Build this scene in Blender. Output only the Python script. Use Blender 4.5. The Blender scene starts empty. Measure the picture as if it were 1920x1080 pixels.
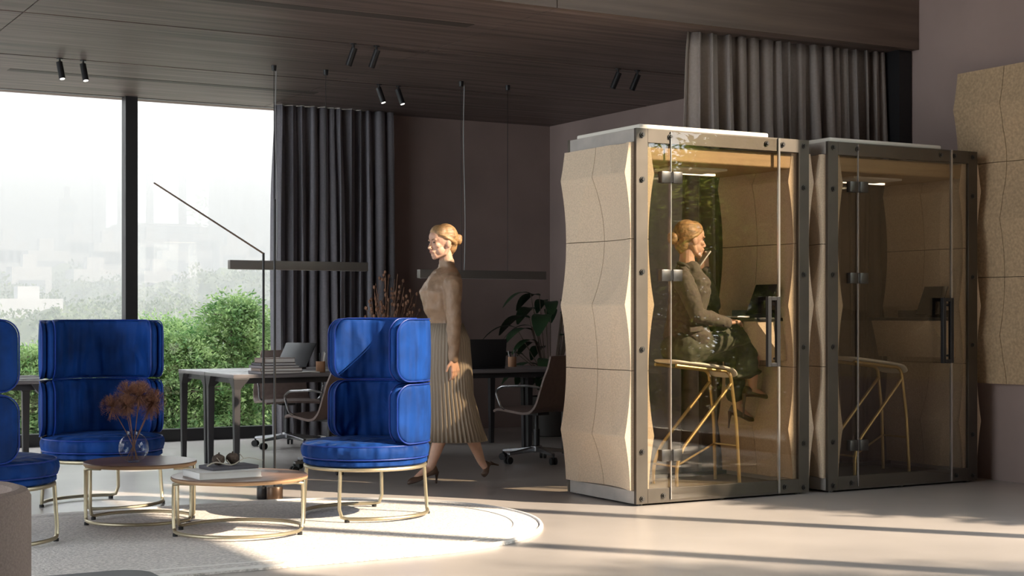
import bpy, bmesh, math, random
import numpy as np
from mathutils import Vector, Matrix, Euler, noise as mnoise

random.seed(7); np.random.seed(7)
SC = bpy.context.scene
COL = SC.collection
R = math.radians
PI = math.pi

# ------------------------------------------------------------------ camera, light, exposure
CH = 1.16; F = 2866.0; YAW = R(29.6)
cam_d = bpy.data.cameras.new('camera'); cam = bpy.data.objects.new('camera', cam_d); COL.objects.link(cam)
cam.location = (0, 0, CH); cam.rotation_euler = (R(90), 0, -YAW)
cam_d.sensor_width = 36; cam_d.lens = F / 1920 * 36; cam_d.shift_y = 50 / 1920
cam_d.clip_end = 2000
SC.camera = cam
SC.view_settings.view_transform = 'Standard'; SC.view_settings.look = 'None'
SC.view_settings.exposure = 0.98; SC.view_settings.gamma = 1.0; SC.view_settings.use_curve_mapping = False

world = bpy.data.worlds.new('World'); SC.world = world; world.use_nodes = True
bg = world.node_tree.nodes['Background']
bg.inputs[0].default_value = (0.93, 0.965, 1.0, 1); bg.inputs[1].default_value = 3.2

SUN_H = Vector((0.62, -0.78, 0)).normalized(); SUN_EL = R(33)
sun_d = bpy.data.lights.new('sun', 'SUN'); sun = bpy.data.objects.new('sun', sun_d); COL.objects.link(sun)
sun_dir = Vector((SUN_H.x * math.cos(SUN_EL), SUN_H.y * math.cos(SUN_EL), math.sin(SUN_EL)))
sun.rotation_euler = (-sun_dir).to_track_quat('-Z', 'Y').to_euler()
sun.location = (20, -25, 25)
sun_d.energy = 7.0; sun_d.color = (1.0, 0.80, 0.60); sun_d.angle = R(0.6)

def portal(loc, rot, sx, sy):
    d = bpy.data.lights.new('portal', 'AREA'); d.shape = 'RECTANGLE'; d.size = sx; d.size_y = sy
    d.cycles.is_portal = True
    o = bpy.data.objects.new('sky_portal', d); COL.objects.link(o); o.location = loc; o.rotation_euler = rot
    return o
portal((2.0, 14.2, 1.6), (R(-90), 0, 0), 9.5, 3.4)          # light from +Y, points to -Y
portal((8.9, .3, 2.9), (0, R(90), 0), 6.2, 10.8)            # light from +X, points to -X

portal((-4.9, 8.5, 2.6), (0, R(-90), 0), 5.2, 10.4)           # left glazing added for fill light, points to +X

try:
    SC.cycles.max_bounces = 10; SC.cycles.diffuse_bounces = 6; SC.cycles.glossy_bounces = 4
    SC.cycles.transparent_max_bounces = 24; SC.cycles.transmission_bounces = 8
    SC.cycles.sample_clamp_indirect = 4.0; SC.cycles.caustics_reflective = False; SC.cycles.caustics_refractive = False
    SC.cycles.use_denoising = True
except Exception: pass

def at(px, py, Y):
    """world point on the plane Y=const seen at photo pixel px,py"""
    t = (px - 960) / F; c, s = math.cos(YAW), math.sin(YAW)
    dx, dy, dz = t * c + s, -t * s + c, (590 - py) / F
    k = Y / dy
    return Vector((dx * k, Y, CH + dz * k))

# ------------------------------------------------------------------ materials
MATS = {}
def nt(name):
    m = bpy.data.materials.new(name); m.use_nodes = True
    t = m.node_tree; b = t.nodes['Principled BSDF']
    MATS[name] = m
    return m, t, b
def mk(name, col, rough=.6, metal=0, var=0.0, vscale=8.0, vstretch=(1, 1, 1), bump=0.0, bscale=60.0, sheen=0.0,
       col2=None, bstretch=None, emis=None, estr=0, spec=None, trans=0, detail=4, coords='Object'):
    m, t, b = nt(name); N, L = t.nodes, t.links
    b.inputs['Base Color'].default_value = (*col, 1); b.inputs['Roughness'].default_value = rough
    b.inputs['Metallic'].default_value = metal
    if spec is not None: b.inputs['Specular IOR Level'].default_value = spec
    if sheen:
        b.inputs['Sheen Weight'].default_value = sheen; b.inputs['Sheen Roughness'].default_value = .35
    if emis: b.inputs['Emission Color'].default_value = (*emis, 1); b.inputs['Emission Strength'].default_value = estr
    tc = N.new('ShaderNodeTexCoord')
    if var or col2:
        mp = N.new('ShaderNodeMapping'); mp.inputs['Scale'].default_value = vstretch
        L.new(tc.outputs[coords], mp.inputs[0])
        nz = N.new('ShaderNodeTexNoise'); nz.inputs['Scale'].default_value = vscale; nz.inputs['Detail'].default_value = detail
        L.new(mp.outputs[0], nz.inputs['Vector'])
        cr = N.new('ShaderNodeValToRGB'); cr.color_ramp.elements[0].position = .32; cr.color_ramp.elements[1].position = .68
        a = tuple(max(0, c * (1 - var)) for c in col); bb = col2 or tuple(min(1, c * (1 + var)) for c in col)
        cr.color_ramp.elements[0].color = (*a, 1); cr.color_ramp.elements[1].color = (*bb, 1)
        L.new(nz.outputs[0], cr.inputs[0]); L.new(cr.outputs[0], b.inputs['Base Color'])
    if bump:
        mp = N.new('ShaderNodeMapping'); mp.inputs['Scale'].default_value = bstretch or (1, 1, 1)
        L.new(tc.outputs[coords], mp.inputs[0])
        nz = N.new('ShaderNodeTexNoise'); nz.inputs['Scale'].default_value = bscale; nz.inputs['Detail'].default_value = 3
        L.new(mp.outputs[0], nz.inputs['Vector'])
        bp = N.new('ShaderNodeBump'); bp.inputs['Strength'].default_value = bump; bp.inputs['Distance'].default_value = .01
        L.new(nz.outputs[0], bp.inputs['Height']); L.new(bp.outputs[0], b.inputs['Normal'])
    return m
def mk_glass(name, tint=(.93, .95, .94), rough=0.0, ior=1.5, refl=1.0):
    m = bpy.data.materials.new(name); m.use_nodes = True; t = m.node_tree; N, L = t.nodes, t.links
    for n in list(N): N.remove(n)
    out = N.new('ShaderNodeOutputMaterial'); mix = N.new('ShaderNodeMixShader'); tr = N.new('ShaderNodeBsdfTransparent')
    gl = N.new('ShaderNodeBsdfGlossy'); fr = N.new('ShaderNodeFresnel'); fr.inputs[0].default_value = ior
    mu = N.new('ShaderNodeMath'); mu.operation = 'MULTIPLY'; mu.inputs[1].default_value = refl
    ge = N.new('ShaderNodeNewGeometry'); mr = N.new('ShaderNodeMapRange'); mr.inputs['To Min'].default_value = ior; mr.inputs['To Max'].default_value = 1 / ior
    L.new(ge.outputs['Backfacing'], mr.inputs['Value']); L.new(mr.outputs[0], fr.inputs[0])
    tr.inputs[0].default_value = (*tint, 1); gl.inputs['Roughness'].default_value = rough
    L.new(fr.outputs[0], mu.inputs[0]); L.new(mu.outputs[0], mix.inputs[0]); L.new(tr.outputs[0], mix.inputs[1]); L.new(gl.outputs[0], mix.inputs[2])
    L.new(mix.outputs[0], out.inputs[0]); MATS[name] = m
    return m
def mk_leaf(name, c1, c2, trans=.45, scale=1.2):
    m, t, b = nt(name); N, L = t.nodes, t.links
    tc = N.new('ShaderNodeTexCoord'); nz = N.new('ShaderNodeTexNoise'); nz.inputs['Scale'].default_value = scale * 4; nz.inputs['Detail'].default_value = 6
    L.new(tc.outputs['Object'], nz.inputs['Vector'])
    cr = N.new('ShaderNodeValToRGB'); cr.color_ramp.elements[0].position = .35; cr.color_ramp.elements[1].position = .65
    cr.color_ramp.elements[0].color = (*c1, 1); cr.color_ramp.elements[1].color = (*c2, 1)
    L.new(nz.outputs[0], cr.inputs[0]); L.new(cr.outputs[0], b.inputs['Base Color']); b.inputs['Roughness'].default_value = .5
    tl = N.new('ShaderNodeBsdfTranslucent'); L.new(cr.outputs[0], tl.inputs[0])
    mx = N.new('ShaderNodeMixShader'); mx.inputs[0].default_value = trans
    out = [n for n in N if n.type == 'OUTPUT_MATERIAL'][0]
    L.new(b.outputs[0], mx.inputs[1]); L.new(tl.outputs[0], mx.inputs[2]); L.new(mx.outputs[0], out.inputs[0])
    return m

M_floor = mk('polished_concrete', (.44, .405, .385), .30, var=.14, vscale=.9, detail=8, bump=.03, bscale=30)
M_ceil = mk('dark_walnut_ceiling', (.135, .100, .090), .5, var=.52, vscale=3.2, vstretch=(.22, 4.5, 4.5), detail=7, bump=.08, bscale=8, bstretch=(.2, 9, 9))
mk('slot_grille', (.06, .048, .043), .6)
M_fascia = mk('walnut_fascia', (.125, .09, .072), .5, var=.22, vscale=3.2, vstretch=(.22, 4.5, 5.5), detail=7, bump=.05, bscale=8, bstretch=(.2, 9, 9))
M_wall = mk('mauve_brown_plaster', (.30, .225, .205), .85, var=.10, vscale=1.5, detail=6, bump=.05, bscale=20)
M_wallplain = mk('grey_plaster', (.30, .27, .25), .9, var=.05, vscale=1.5)
M_black = mk('black_metal', (.018, .018, .02), .42, metal=.2)
M_frame = mk('bronzed_steel', (.125, .110, .095), .50, metal=1.0, var=.08, vscale=5)
M_bolt = mk('bolt_steel', (.10, .095, .09), .35, metal=.9)
M_felt = mk('cream_felt', (.62, .50, .37), .92, var=.12, vscale=110, detail=6, bump=.10, bscale=140)
M_feltdark = mk('felt_seam_core', (.20, .15, .10), .95)
M_wallfelt = mk('ochre_felt', (.43, .31, .19), .92, var=.18, vscale=55, detail=6, bump=.10, bscale=140)
M_cream = mk('cream_board', (.82, .78, .70), .7)
M_birch = mk('booth_ceiling_wood', (.40, .27, .14), .6, var=.12, vscale=10, vstretch=(.3, 3, 3))
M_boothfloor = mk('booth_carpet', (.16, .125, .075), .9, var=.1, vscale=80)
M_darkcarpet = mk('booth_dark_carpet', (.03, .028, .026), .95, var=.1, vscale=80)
M_brass = mk('champagne_metal', (.50, .44, .31), .42, metal=.85)
M_gold = mk('brass_yellow_metal', (.62, .45, .19), .38, metal=.8)
M_velvet = mk('cobalt_velvet', (.003, .038, .195), .7, var=.4, vscale=5, sheen=.06, bump=1.0, bscale=5.0, bstretch=(2.4, 2.4, .35), detail=4)
for _n in M_velvet.node_tree.nodes:
    if _n.type == 'BUMP': _n.inputs['Distance'].default_value = .06
    if _n.type == 'TEX_NOISE' and abs(_n.inputs['Detail'].default_value - 3) < .1: _n.inputs['Detail'].default_value = 1.2
M_velvet.node_tree.nodes['Principled BSDF'].inputs['Specular IOR Level'].default_value = .2
M_velvet.node_tree.nodes['Principled BSDF'].inputs['Sheen Tint'].default_value = (.25, .45, 1, 1)
M_piping = mk('cobalt_piping', (.004, .035, .26), .45)
M_shell = mk('navy_shell_velvet', (.022, .030, .075), .6, sheen=.3)
M_tabletop = mk('walnut_tabletop', (.20, .115, .075), .35, var=.25, vscale=5, vstretch=(.4, 5, 5), detail=6)
M_tableedge = mk('oak_edge', (.42, .26, .14), .5)
M_rug = mk('wool_rug', (.72, .68, .65), .95, var=.30, vscale=55, vstretch=(1, 1.8, 1), bump=.9, bscale=75, bstretch=(1, 2, 1))
M_rugline = mk('white_rug_border', (.80, .77, .74), .9, bump=.3, bscale=90)
M_glass = mk_glass('booth_glass', (.90, .875, .83), refl=1.0, ior=1.7)
M_wglass = mk_glass('window_glass', (.96, .975, .975), refl=.7)
M_vase = mk_glass('vase_glass', (.93, .96, .97), refl=1.2, ior=1.5)
M_edge = mk('polished_glass_edge', (.55, .52, .50), .2, metal=.7)
M_curt_d = mk('slate_curtain_cloth', (.20, .19, .21), .9, var=.08, vscale=60, sheen=.15)
M_curt_g = mk('grey_curtain_cloth', (.28, .245, .23), .9, var=.07, vscale=60, sheen=.15)
M_desk = mk('desk_laminate', (.17, .155, .16), .4)
M_deskleg = mk('desk_leg_metal', (.045, .043, .046), .45, metal=.3)
M_taupe = mk('taupe_leather', (.16, .115, .10), .55, var=.08, vscale=30)
M_taupefab = mk('taupe_weave', (.26, .20, .175), .8, var=.15, vscale=120, bump=.2, bscale=200)
M_greytop = mk('slate_grey_top', (.10, .105, .11), .5, var=.06, vscale=30)
M_chrome = mk('dark_chrome', (.25, .25, .26), .25, metal=.9)
M_rubber = mk('black_rubber', (.012, .012, .013), .7)
M_screen = mk('screen_black', (.010, .010, .012), .18)
M_lapt = mk('laptop_graphite', (.03, .03, .032), .4, metal=.4)
M_silver = mk('silver_metal', (.6, .6, .6), .3, metal=.9)
M_white = mk('white_paper', (.80, .79, .77), .7)
M_greybook = mk('grey_book_cloth', (.22, .20, .21), .7)
M_brownbook = mk('brown_book_cloth', (.26, .19, .16), .7)
M_darkbook = mk('dark_book_cloth', (.09, .085, .10), .7)
M_pine = mk('seed_pod', (.085, .06, .045), .85, var=.5, vscale=45, bump=.9, bscale=60)
M_dry = mk('dried_stem', (.30, .155, .095), .8, var=.2, vscale=20)
M_fluff = mk('dried_umbel', (.36, .18, .115), .85)
M_woodcup = mk('wooden_cup', (.42, .22, .12), .6, var=.15, vscale=20, vstretch=(4, 4, .4))
M_led = mk('led_strip', (1, .9, .7), .5, emis=(1, .85, .6), estr=1.8)
M_spotface = mk('spot_lens', (1, 1, 1), .5, emis=(1, .95, .88), estr=2.5)
M_skin = mk('skin', (.60, .36, .26), .5, var=.05, vscale=25)
M_skin.node_tree.nodes['Principled BSDF'].inputs['Subsurface Weight'].default_value = .12
M_skin.node_tree.nodes['Principled BSDF'].inputs['Subsurface Radius'].default_value = (.02, .008, .004)
M_lip = mk('lip', (.42, .15, .13), .45)
M_eye = mk('eye', (.04, .035, .03), .2)
M_brow = mk('brow_hair', (.20, .12, .06), .8)
M_hair = mk('blonde_hair', (.34, .20, .09), .5, var=.45, vscale=22, vstretch=(.5, 2.5, 2.5), bump=.35, bscale=40, bstretch=(.4, 3, 3))
M_blazer = mk('taupe_blazer_cloth', (.105, .087, .075), .85, var=.12, vscale=90, bump=.25, bscale=12, sheen=.1)
M_lapel = mk('lapel_cloth', (.075, .063, .055), .85)
M_trouser = mk('olive_trouser_cloth', (.075, .077, .055), .8, var=.15, vscale=20, bump=.45, bscale=9, bstretch=(1, 1, .4))
M_top = mk('charcoal_blouse', (.06, .055, .05), .8)
M_shoe = mk('brown_leather_shoe', (.085, .045, .028), .4)
M_blouse = mk('tan_satin_blouse', (.33, .22, .145), .5, var=.15, vscale=14, bump=.5, bscale=9, bstretch=(1, 1, 2.2))
M_skirt = mk('greige_pleated_cloth', (.30, .25, .195), .7)
M_leafout = mk_leaf('shrub_leaf', (.06, .17, .045), (.40, .52, .22), .5)
M_leaftree = mk_leaf('tree_leaf', (.12, .19, .03), (.42, .45, .10), .6)
M_leafin = mk_leaf('rubber_plant_leaf', (.012, .035, .016), (.03, .065, .025), .1)
M_bark = mk('bark', (.10, .07, .05), .9, var=.3, vscale=12)
M_soil = mk('garden_soil', (.24, .22, .20), .95, var=.3, vscale=3)
M_facade = mk('pale_facade', (.34, .34, .34), .9)
M_facwin = mk('facade_glazing', (.16, .18, .20), .5)
M_far = mk('far_woodland', (.08, .10, .055), .9, var=.5, vscale=.5)
M_farleaf = mk_leaf('far_leaf', (.05, .08, .03), (.16, .20, .09), .3, scale=.1)
M_pot = mk('dark_planter', (.05, .045, .04), .6)

# ------------------------------------------------------------------ mesh helpers
def B(): return bmesh.new()
def box(bm, c, s, rot=None, bev=0.0):
    """c centre, s full size"""
    m = Matrix.Translation(Vector(c)) @ ((rot.to_matrix().to_4x4() if isinstance(rot, Euler) else rot) if rot is not None else Matrix.Identity(4)) @ Matrix.Diagonal((s[0], s[1], s[2], 1))
    r = bmesh.ops.create_cube(bm, size=1, matrix=m)
    if bev:
        es = set(); 
        for v in r['verts']: es.update(v.link_edges)
        bmesh.ops.bevel(bm, geom=list(es), offset=bev, segments=2, affect='EDGES', profile=.5)
def bx(bm, a, b, bev=0.0):
    box(bm, [(a[i] + b[i]) / 2 for i in range(3)], [abs(b[i] - a[i]) for i in range(3)], bev=bev)
def frame_at(d):
    d = Vector(d).normalized(); up = Vector((0, 0, 1)) if abs(d.z) < .95 else Vector((1, 0, 0))
    x = up.cross(d).normalized(); return x, d.cross(x)
def cyl(bm, p0, p1, r0, r1=None, n=20):
    r1 = r0 if r1 is None else r1; p0, p1 = Vector(p0), Vector(p1); x, y = frame_at(p1 - p0)
    a = [bm.verts.new(p0 + (x * math.cos(t) + y * math.sin(t)) * r0) for t in [2 * PI * i / n for i in range(n)]]
    b = [bm.verts.new(p1 + (x * math.cos(t) + y * math.sin(t)) * r1) for t in [2 * PI * i / n for i in range(n)]]
    for i in range(n): bm.faces.new((a[i], a[(i + 1) % n], b[(i + 1) % n], b[i]))
    bm.faces.new(a[::-1]); bm.faces.new(b)
def rings(bm, rs, cap=True, closed=False):
    vs = [[bm.verts.new(p) for p in r] for r in rs]; n = len(vs[0])
    m = len(vs)
    for k in range(m if closed else m - 1):
        A, C = vs[k], vs[(k + 1) % m]
        for i in range(n): bm.faces.new((A[i], A[(i + 1) % n], C[(i + 1) % n], C[i]))
    if cap and not closed:
        bm.faces.new(vs[0][::-1]); bm.faces.new(vs[-1])
    return vs
def lathe(bm, prof, c=(0, 0, 0), n=48, cap=True):
    c = Vector(c)
    rings(bm, [[c + Vector((r * math.cos(2 * PI * i / n), r * math.sin(2 * PI * i / n), z)) for i in range(n)] for r, z in prof], cap)
def tube(bm, pts, r, n=10, closed=False, cap=True):
    pts = [Vector(p) for p in pts]; m = len(pts); out = []; px = None
    for i, p in enumerate(pts):
        if closed: d = pts[(i + 1) % m] - pts[i - 1]
        else: d = pts[min(i + 1, m - 1)] - pts[max(i - 1, 0)]
        d.normalize()
        if px is None: x, y = frame_at(d)
        else:
            x = px - d * px.dot(d)
            x = x.normalized() if x.length > 1e-6 else frame_at(d)[0]
            y = d.cross(x)
        px = x
        rr = r[i] if isinstance(r, (list, tuple)) else r
        out.append([p + (x * math.cos(t) + y * math.sin(t)) * rr for t in [2 * PI * k / n for k in range(n)]])
    rings(bm, out, cap, closed)
def fillet(pts, rad, seg=6):
    pts = [Vector(p) for p in pts]; out = [pts[0]]
    for i in range(1, len(pts) - 1):
        a, b, c = pts[i - 1], pts[i], pts[i + 1]
        u, v = (a - b), (c - b); d = min(rad, u.length * .49, v.length * .49)
        p, q = b + u.normalized() * d, b + v.normalized() * d
        for k in range(seg + 1):
            t = k / seg; out.append(p * (1 - t) ** 2 + b * 2 * t * (1 - t) + q * t * t)
    out.append(pts[-1]); return out
def ell(bm, c, r, rot=None, n=16):
    m = Matrix.Translation(Vector(c)) @ (rot.to_matrix().to_4x4() if rot is not None else Matrix.Identity(4)) @ Matrix.Diagonal((r[0], r[1], r[2], 1))
    bmesh.ops.create_uvsphere(bm, u_segments=n, v_segments=max(6, n * 2 // 3), radius=1, matrix=m)
def limb(bm, pts, rad, n=16, flat=None):
    """capsule-like chain; rad scalar or (rx,ry) pairs in the given frame (x axis hint = world Y)"""
    P = [Vector(p) for p in pts]; m = len(P); out = []
    def rr(i):
        r = rad[i]; return (r, r) if not isinstance(r, (tuple, list)) else r
    Rg = []
    for i, p in enumerate(P):
        d = (P[min(i + 1, m - 1)] - P[max(i - 1, 0)]).normalized()
        h = Vector((0, 1, 0)); y = h - d * h.dot(d)
        y = y.normalized() if y.length > .1 else frame_at(d)[1]
        x = y.cross(d).normalized()
        Rg.append((p, x, y, d, rr(i)))
    def ring(p, x, y, a, b): return [p + x * math.cos(t) * a + y * math.sin(t) * b for t in [2 * PI * k / n for k in range(n)]]
    p, x, y, d, (a, b) = Rg[0]; mr = min(a, b)
    for k in (1, 2, 3):
        ph = PI / 2 * (1 - k / 4); out.append(ring(p - d * mr * math.sin(ph), x, y, a * math.cos(ph), b * math.cos(ph)))
    for (p, x, y, d, (a, b)) in Rg: out.append(ring(p, x, y, a, b))
    p, x, y, d, (a, b) = Rg[-1]; mr = min(a, b)
    for k in (3, 2, 1):
        ph = PI / 2 * (1 - k / 4); out.append(ring(p + d * mr * math.sin(ph), x, y, a * math.cos(ph), b * math.cos(ph)))
    rings(bm, out)
def obj(name, bm, mat, parent=None, smooth=True, angle=35, bevel=0, voxel=0, sm=0, sub=0, mats=None, disp=None):
    me = bpy.data.meshes.new(name)
    bmesh.ops.recalc_face_normals(bm, faces=bm.faces[:])
    bm.to_mesh(me); bm.free()
    o = bpy.data.objects.new(name, me); COL.objects.link(o)
    for mm in (mats or [mat]): me.materials.append(mm)
    if smooth:
        me.shade_smooth()
        if not voxel:
            try: me.set_sharp_from_angle(angle=R(angle))
            except Exception: pass
    if bevel:
        b = o.modifiers.new('bevel', 'BEVEL'); b.width = bevel; b.segments = 2; b.limit_method = 'ANGLE'; b.angle_limit = R(40)
    if voxel:
        r = o.modifiers.new('remesh', 'REMESH'); r.mode = 'VOXEL'; r.voxel_size = voxel; r.use_smooth_shade = True
    if sm:
        s = o.modifiers.new('smooth', 'SMOOTH'); s.iterations = sm; s.factor = .5
    if sub:
        s = o.modifiers.new('sub', 'SUBSURF'); s.levels = sub; s.render_levels = sub
    if disp:
        tx = bpy.data.textures.new(name + '_folds', 'CLOUDS'); tx.noise_scale = disp[1]; tx.noise_depth = 2
        d = o.modifiers.new('folds', 'DISPLACE'); d.texture = tx; d.strength = disp[0]; d.mid_level = .5
    if parent: o.parent = parent
    return o
def thing(name, label, cat, loc=(0, 0, 0), rz=0, group=None):
    o = bpy.data.objects.new(name, None); COL.objects.link(o); o.empty_display_size = .1
    o.location = loc; o.rotation_euler = (0, 0, rz); o['label'] = label; o['category'] = cat; o['kind'] = 'thing'
    if group: o['group'] = group
    return o
def tag(o, label, cat, group=None, kind='thing'):
    o['label'] = label; o['category'] = cat; o['kind'] = kind
    if group: o['group'] = group
    return o
def struct(o): o['kind'] = 'structure'; return o
def dup(root, loc, rz=None, label=None, group=None):
    def cp(o, par):
        c = o.copy(); COL.objects.link(c)
        if par: c.parent = par
        for ch in [x for x in list(bpy.data.objects) if x.parent == o and x != c]: cp(ch, c)
        return c
    r = cp(root, None); r.location = loc
    if rz is not None: r.rotation_euler = (r.rotation_euler.x, r.rotation_euler.y, rz)
    if label: r['label'] = label
    if group: r['group'] = group
    return r

# ------------------------------------------------------------------ room shell
WX = 8.25          # right wall
WY = 13.72         # window wall
CZ = 3.13          # low ceiling
FY = 8.39          # fascia front face
TOP = 6.7
GY = 5.42          # right wall turns to glazing here
bm = B(); bx(bm, (-4.7, -5.2, -.15), (WX + .3, WY + .3, 0)); struct(obj('floor', bm, M_floor))
# low ceiling as panels with fine seams
bm = B()
xs = [-4.5, -3.75, -.80, 2.15, 5.10, WX]
for i in range(5):
    bx(bm, (xs[i] + .004, FY + .06, CZ), (xs[i + 1] - .004, 10.21, CZ + .05))
    bx(bm, (xs[i] + .004, 10.24, CZ), (xs[i + 1] - .004, 11.91, CZ + .05))
    bx(bm, (xs[i] + .004, 11.94, CZ), (xs[i + 1] - .004, WY, CZ + .05))
struct(obj('ceiling', bm, M_ceil))
bm = B(); bx(bm, (-4.7, FY + .06, CZ + .055), (WX + .3, WY + .3, CZ + .25)); struct(obj('ceiling_back', bm, M_black))
# air slots
for k, (a, b_, y) in enumerate(((2.55, 5.2, 12.68), (1.2, 4.9, 9.2))):
    bm = B(); bx(bm, (a, y - .06, CZ - .002), (b_, y + .06, CZ + .03)); o = obj('trim_%d' % (k + 1), bm, MATS['slot_grille']); struct(o)
# fascia (bulkhead)
bm = B()
fx = [-4.5, -.8, 2.15, 5.10, WX]
for i in range(4):
    bx(bm, (fx[i] + .003, FY, CZ), (fx[i + 1] - .003, FY + .06, 5.2)); bx(bm, (fx[i] + .003, FY, 5.206), (fx[i + 1] - .003, FY + .06, TOP))
struct(obj('wall_bulkhead', bm, M_fascia))
bm = B(); bx(bm, (-4.5, FY + .062, CZ + .06), (WX, FY + .1, TOP)); struct(obj('wall_bulkhead_core', bm, M_black))
bm = B(); bx(bm, (-4.7, -5.2, TOP), (WX + .3, FY + .1, TOP + .2)); struct(obj('ceiling_upper', bm, M_wallplain))
# right wall
bm = B(); bx(bm, (WX, GY, 0), (WX + .25, WY + .3, TOP)); struct(obj('wall_right', bm, M_wall))
bm = B(); bx(bm, (-4.7, WY, 0), (-4.5, WY + .3, TOP)); bx(bm, (-4.7, FY, CZ), (-4.5, WY + .3, TOP)); bx(bm, (-4.7, -5, 0), (-4.5, 3.32, TOP)); bx(bm, (-4.7, 3.32, 5.2), (-4.5, FY, TOP)); struct(obj('wall_left', bm, M_wallplain))
for i in range(9):  # left glazing: unseen windows added to fill the room with daylight
    a = -5 + i * 2.08; hd = 5.2 if a + 2.08 < FY else CZ
    if a + 1 < 4: continue
    root = bpy.data.objects.new('window_%d' % (i + 30), None); COL.objects.link(root); root['kind'] = 'structure'
    bm = B(); bx(bm, (-4.6, a, 0), (-4.5, a + .1, hd)); bx(bm, (-4.6, a, 0), (-4.5, a + 2.08, .1)); obj('window_frame', bm, M_black, root, smooth=False)
    bm = B(); bx(bm, (-4.56, a + .1, .1), (-4.55, a + 2.08, hd)); obj('window_pane', bm, M_wglass, root, smooth=False)
bm = B(); bx(bm, (-4.6, -5.2, 0), (WX + .3, -5, TOP)); struct(obj('wall_front', bm, M_wallplain))
# window wall: solid part on the right
bm = B(); bx(bm, (6.20, WY, 0), (WX, WY + .25, CZ + .2)); bx(bm, (-4.6, WY, 0), (-3.6, WY + .25, CZ + .2)); bx(bm, (-4.6, WY, CZ + .0), (WX, WY + .25, CZ + .6)); struct(obj('wall_back', bm, M_wall))
def window(n, a, b_):
    root = bpy.data.objects.new('window_%d' % n, None); COL.objects.link(root); root['kind'] = 'structure'
    bm = B()
    bx(bm, (a, WY - .02, 0), (b_, WY + .10, .11)); bx(bm, (a, WY + .02, CZ - .004), (b_, WY + .1, CZ + .05))
    bx(bm, (a, WY - .03, 0), (a + .055, WY + .10, CZ)); bx(bm, (b_ - .055, WY - .03, 0), (b_, WY + .10, CZ))
    obj('window_frame', bm, M_black, root, smooth=False)
    bm = B(); bx(bm, (a + .055, WY + .04, .11), (b_ - .055, WY + .052, CZ - .004)); obj('window_pane', bm, M_wglass, root, smooth=False)
window(1, 3.83, 6.20); window(2, 1.36, 3.83); window(3, -1.11, 1.36); window(4, -3.58, -1.11)
# right glazing with mullions (daylight and sun come in here)
gy = [GY, 3.03, 1.02, -1.0, -3.0, -5.0]
for i in range(5):
    a, b_ = gy[i + 1], gy[i]
    root = bpy.data.objects.new('window_%d' % (i + 5), None); COL.objects.link(root); root['kind'] = 'structure'
    bm = B()
    hd = 5.6 if a > 2.9 else 6.2  # head lowered on the unseen bay to keep sun off the bulkhead
    bx(bm, (WX, a, 0), (WX + .12, a + .10, TOP)); bx(bm, (WX, a, 0), (WX + .12, b_, .1)); bx(bm, (WX, a, hd - .1), (WX + .12, b_, TOP))
    obj('window_frame', bm, M_black, root, smooth=False)
    bm = B(); bx(bm, (WX + .05, a + .1, .1), (WX + .06, b_, hd - .1)); obj('window_pane', bm, M_wglass, root, smooth=False)

# ------------------------------------------------------------------ curtains
def curtain(name, x0, x1, y, z0, z1, nf, amp, mat, label, seed, edge_out=0):
    rnd = random.Random(seed)
    n = nf * 14; bm = B(); cols = []
    ph = [0]; 
    widths = [rnd.uniform(.6, 1.5) for _ in range(nf)]; tot = sum(widths)
    xk = [0]
    for w in widths: xk.append(xk[-1] + w / tot)
    am = [rnd.uniform(.55, 1.15) for _ in range(nf + 1)]
    lean = [rnd.uniform(-.35, .35) for _ in range(nf + 1)]
    nz = 26
    grid = []
    for i in range(n + 1):
        f = i / 14; k = min(int(f), nf - 1); t = f - k
        xb = xk[k] + (xk[k + 1] - xk[k]) * t
        row = []
        for j in range(nz + 1):
            s = j / nz                              # 0 bottom..1 top
            a = am[k] * (1 - t) + am[k + 1] * t
            w = math.sin(2 * PI * t)
            w = math.copysign(abs(w) ** .75, w)
            tg = 1 - s
            a2 = amp * a * (.55 + .45 * min(1, tg * 4))
            x = x0 + (x1 - x0) * xb + (lean[k] * .06 * math.sin(PI * t)) * math.sin(tg * 3 + k) + .35 * a2 * math.sin(4 * PI * t + k)
            if edge_out and xb < .08: x += edge_out * (tg ** .5) * (1 - xb / .08)
            yy = y + a2 * w + .25 * a2 * math.sin(3.1 * tg + k * 1.7) + .2 * a2 * math.sin(6 * PI * t + s * 1.3 + k)
            row.append(bm.verts.new((x, yy, z0 + (z1 - z0) * s)))
        grid.append(row)
    for i in range(n):
        for j in range(nz): bm.faces.new((grid[i][j], grid[i + 1][j], grid[i + 1][j + 1], grid[i][j + 1]))
    o = obj(name, bm, mat, angle=80); s = o.modifiers.new('thick', 'SOLIDIFY'); s.thickness = .004
    return tag(o, label, 'curtain')
curtain('window_curtain', 5.13, 6.36, 13.52, .01, CZ - .005, 12, .075, M_curt_d, 'dark slate curtain gathered at the right end of the tall window', 3)
curtain('partition_curtain', 6.30, 8.10, 8.62, .01, CZ - .005, 17, .072, M_curt_g, 'long grey curtain hanging behind the two glass booths', 5, edge_out=-.06)
bm = B(); bx(bm, (8.12, 8.46, 0), (8.24, 8.75, CZ)); struct(obj('trim_3', bm, M_black))

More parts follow.
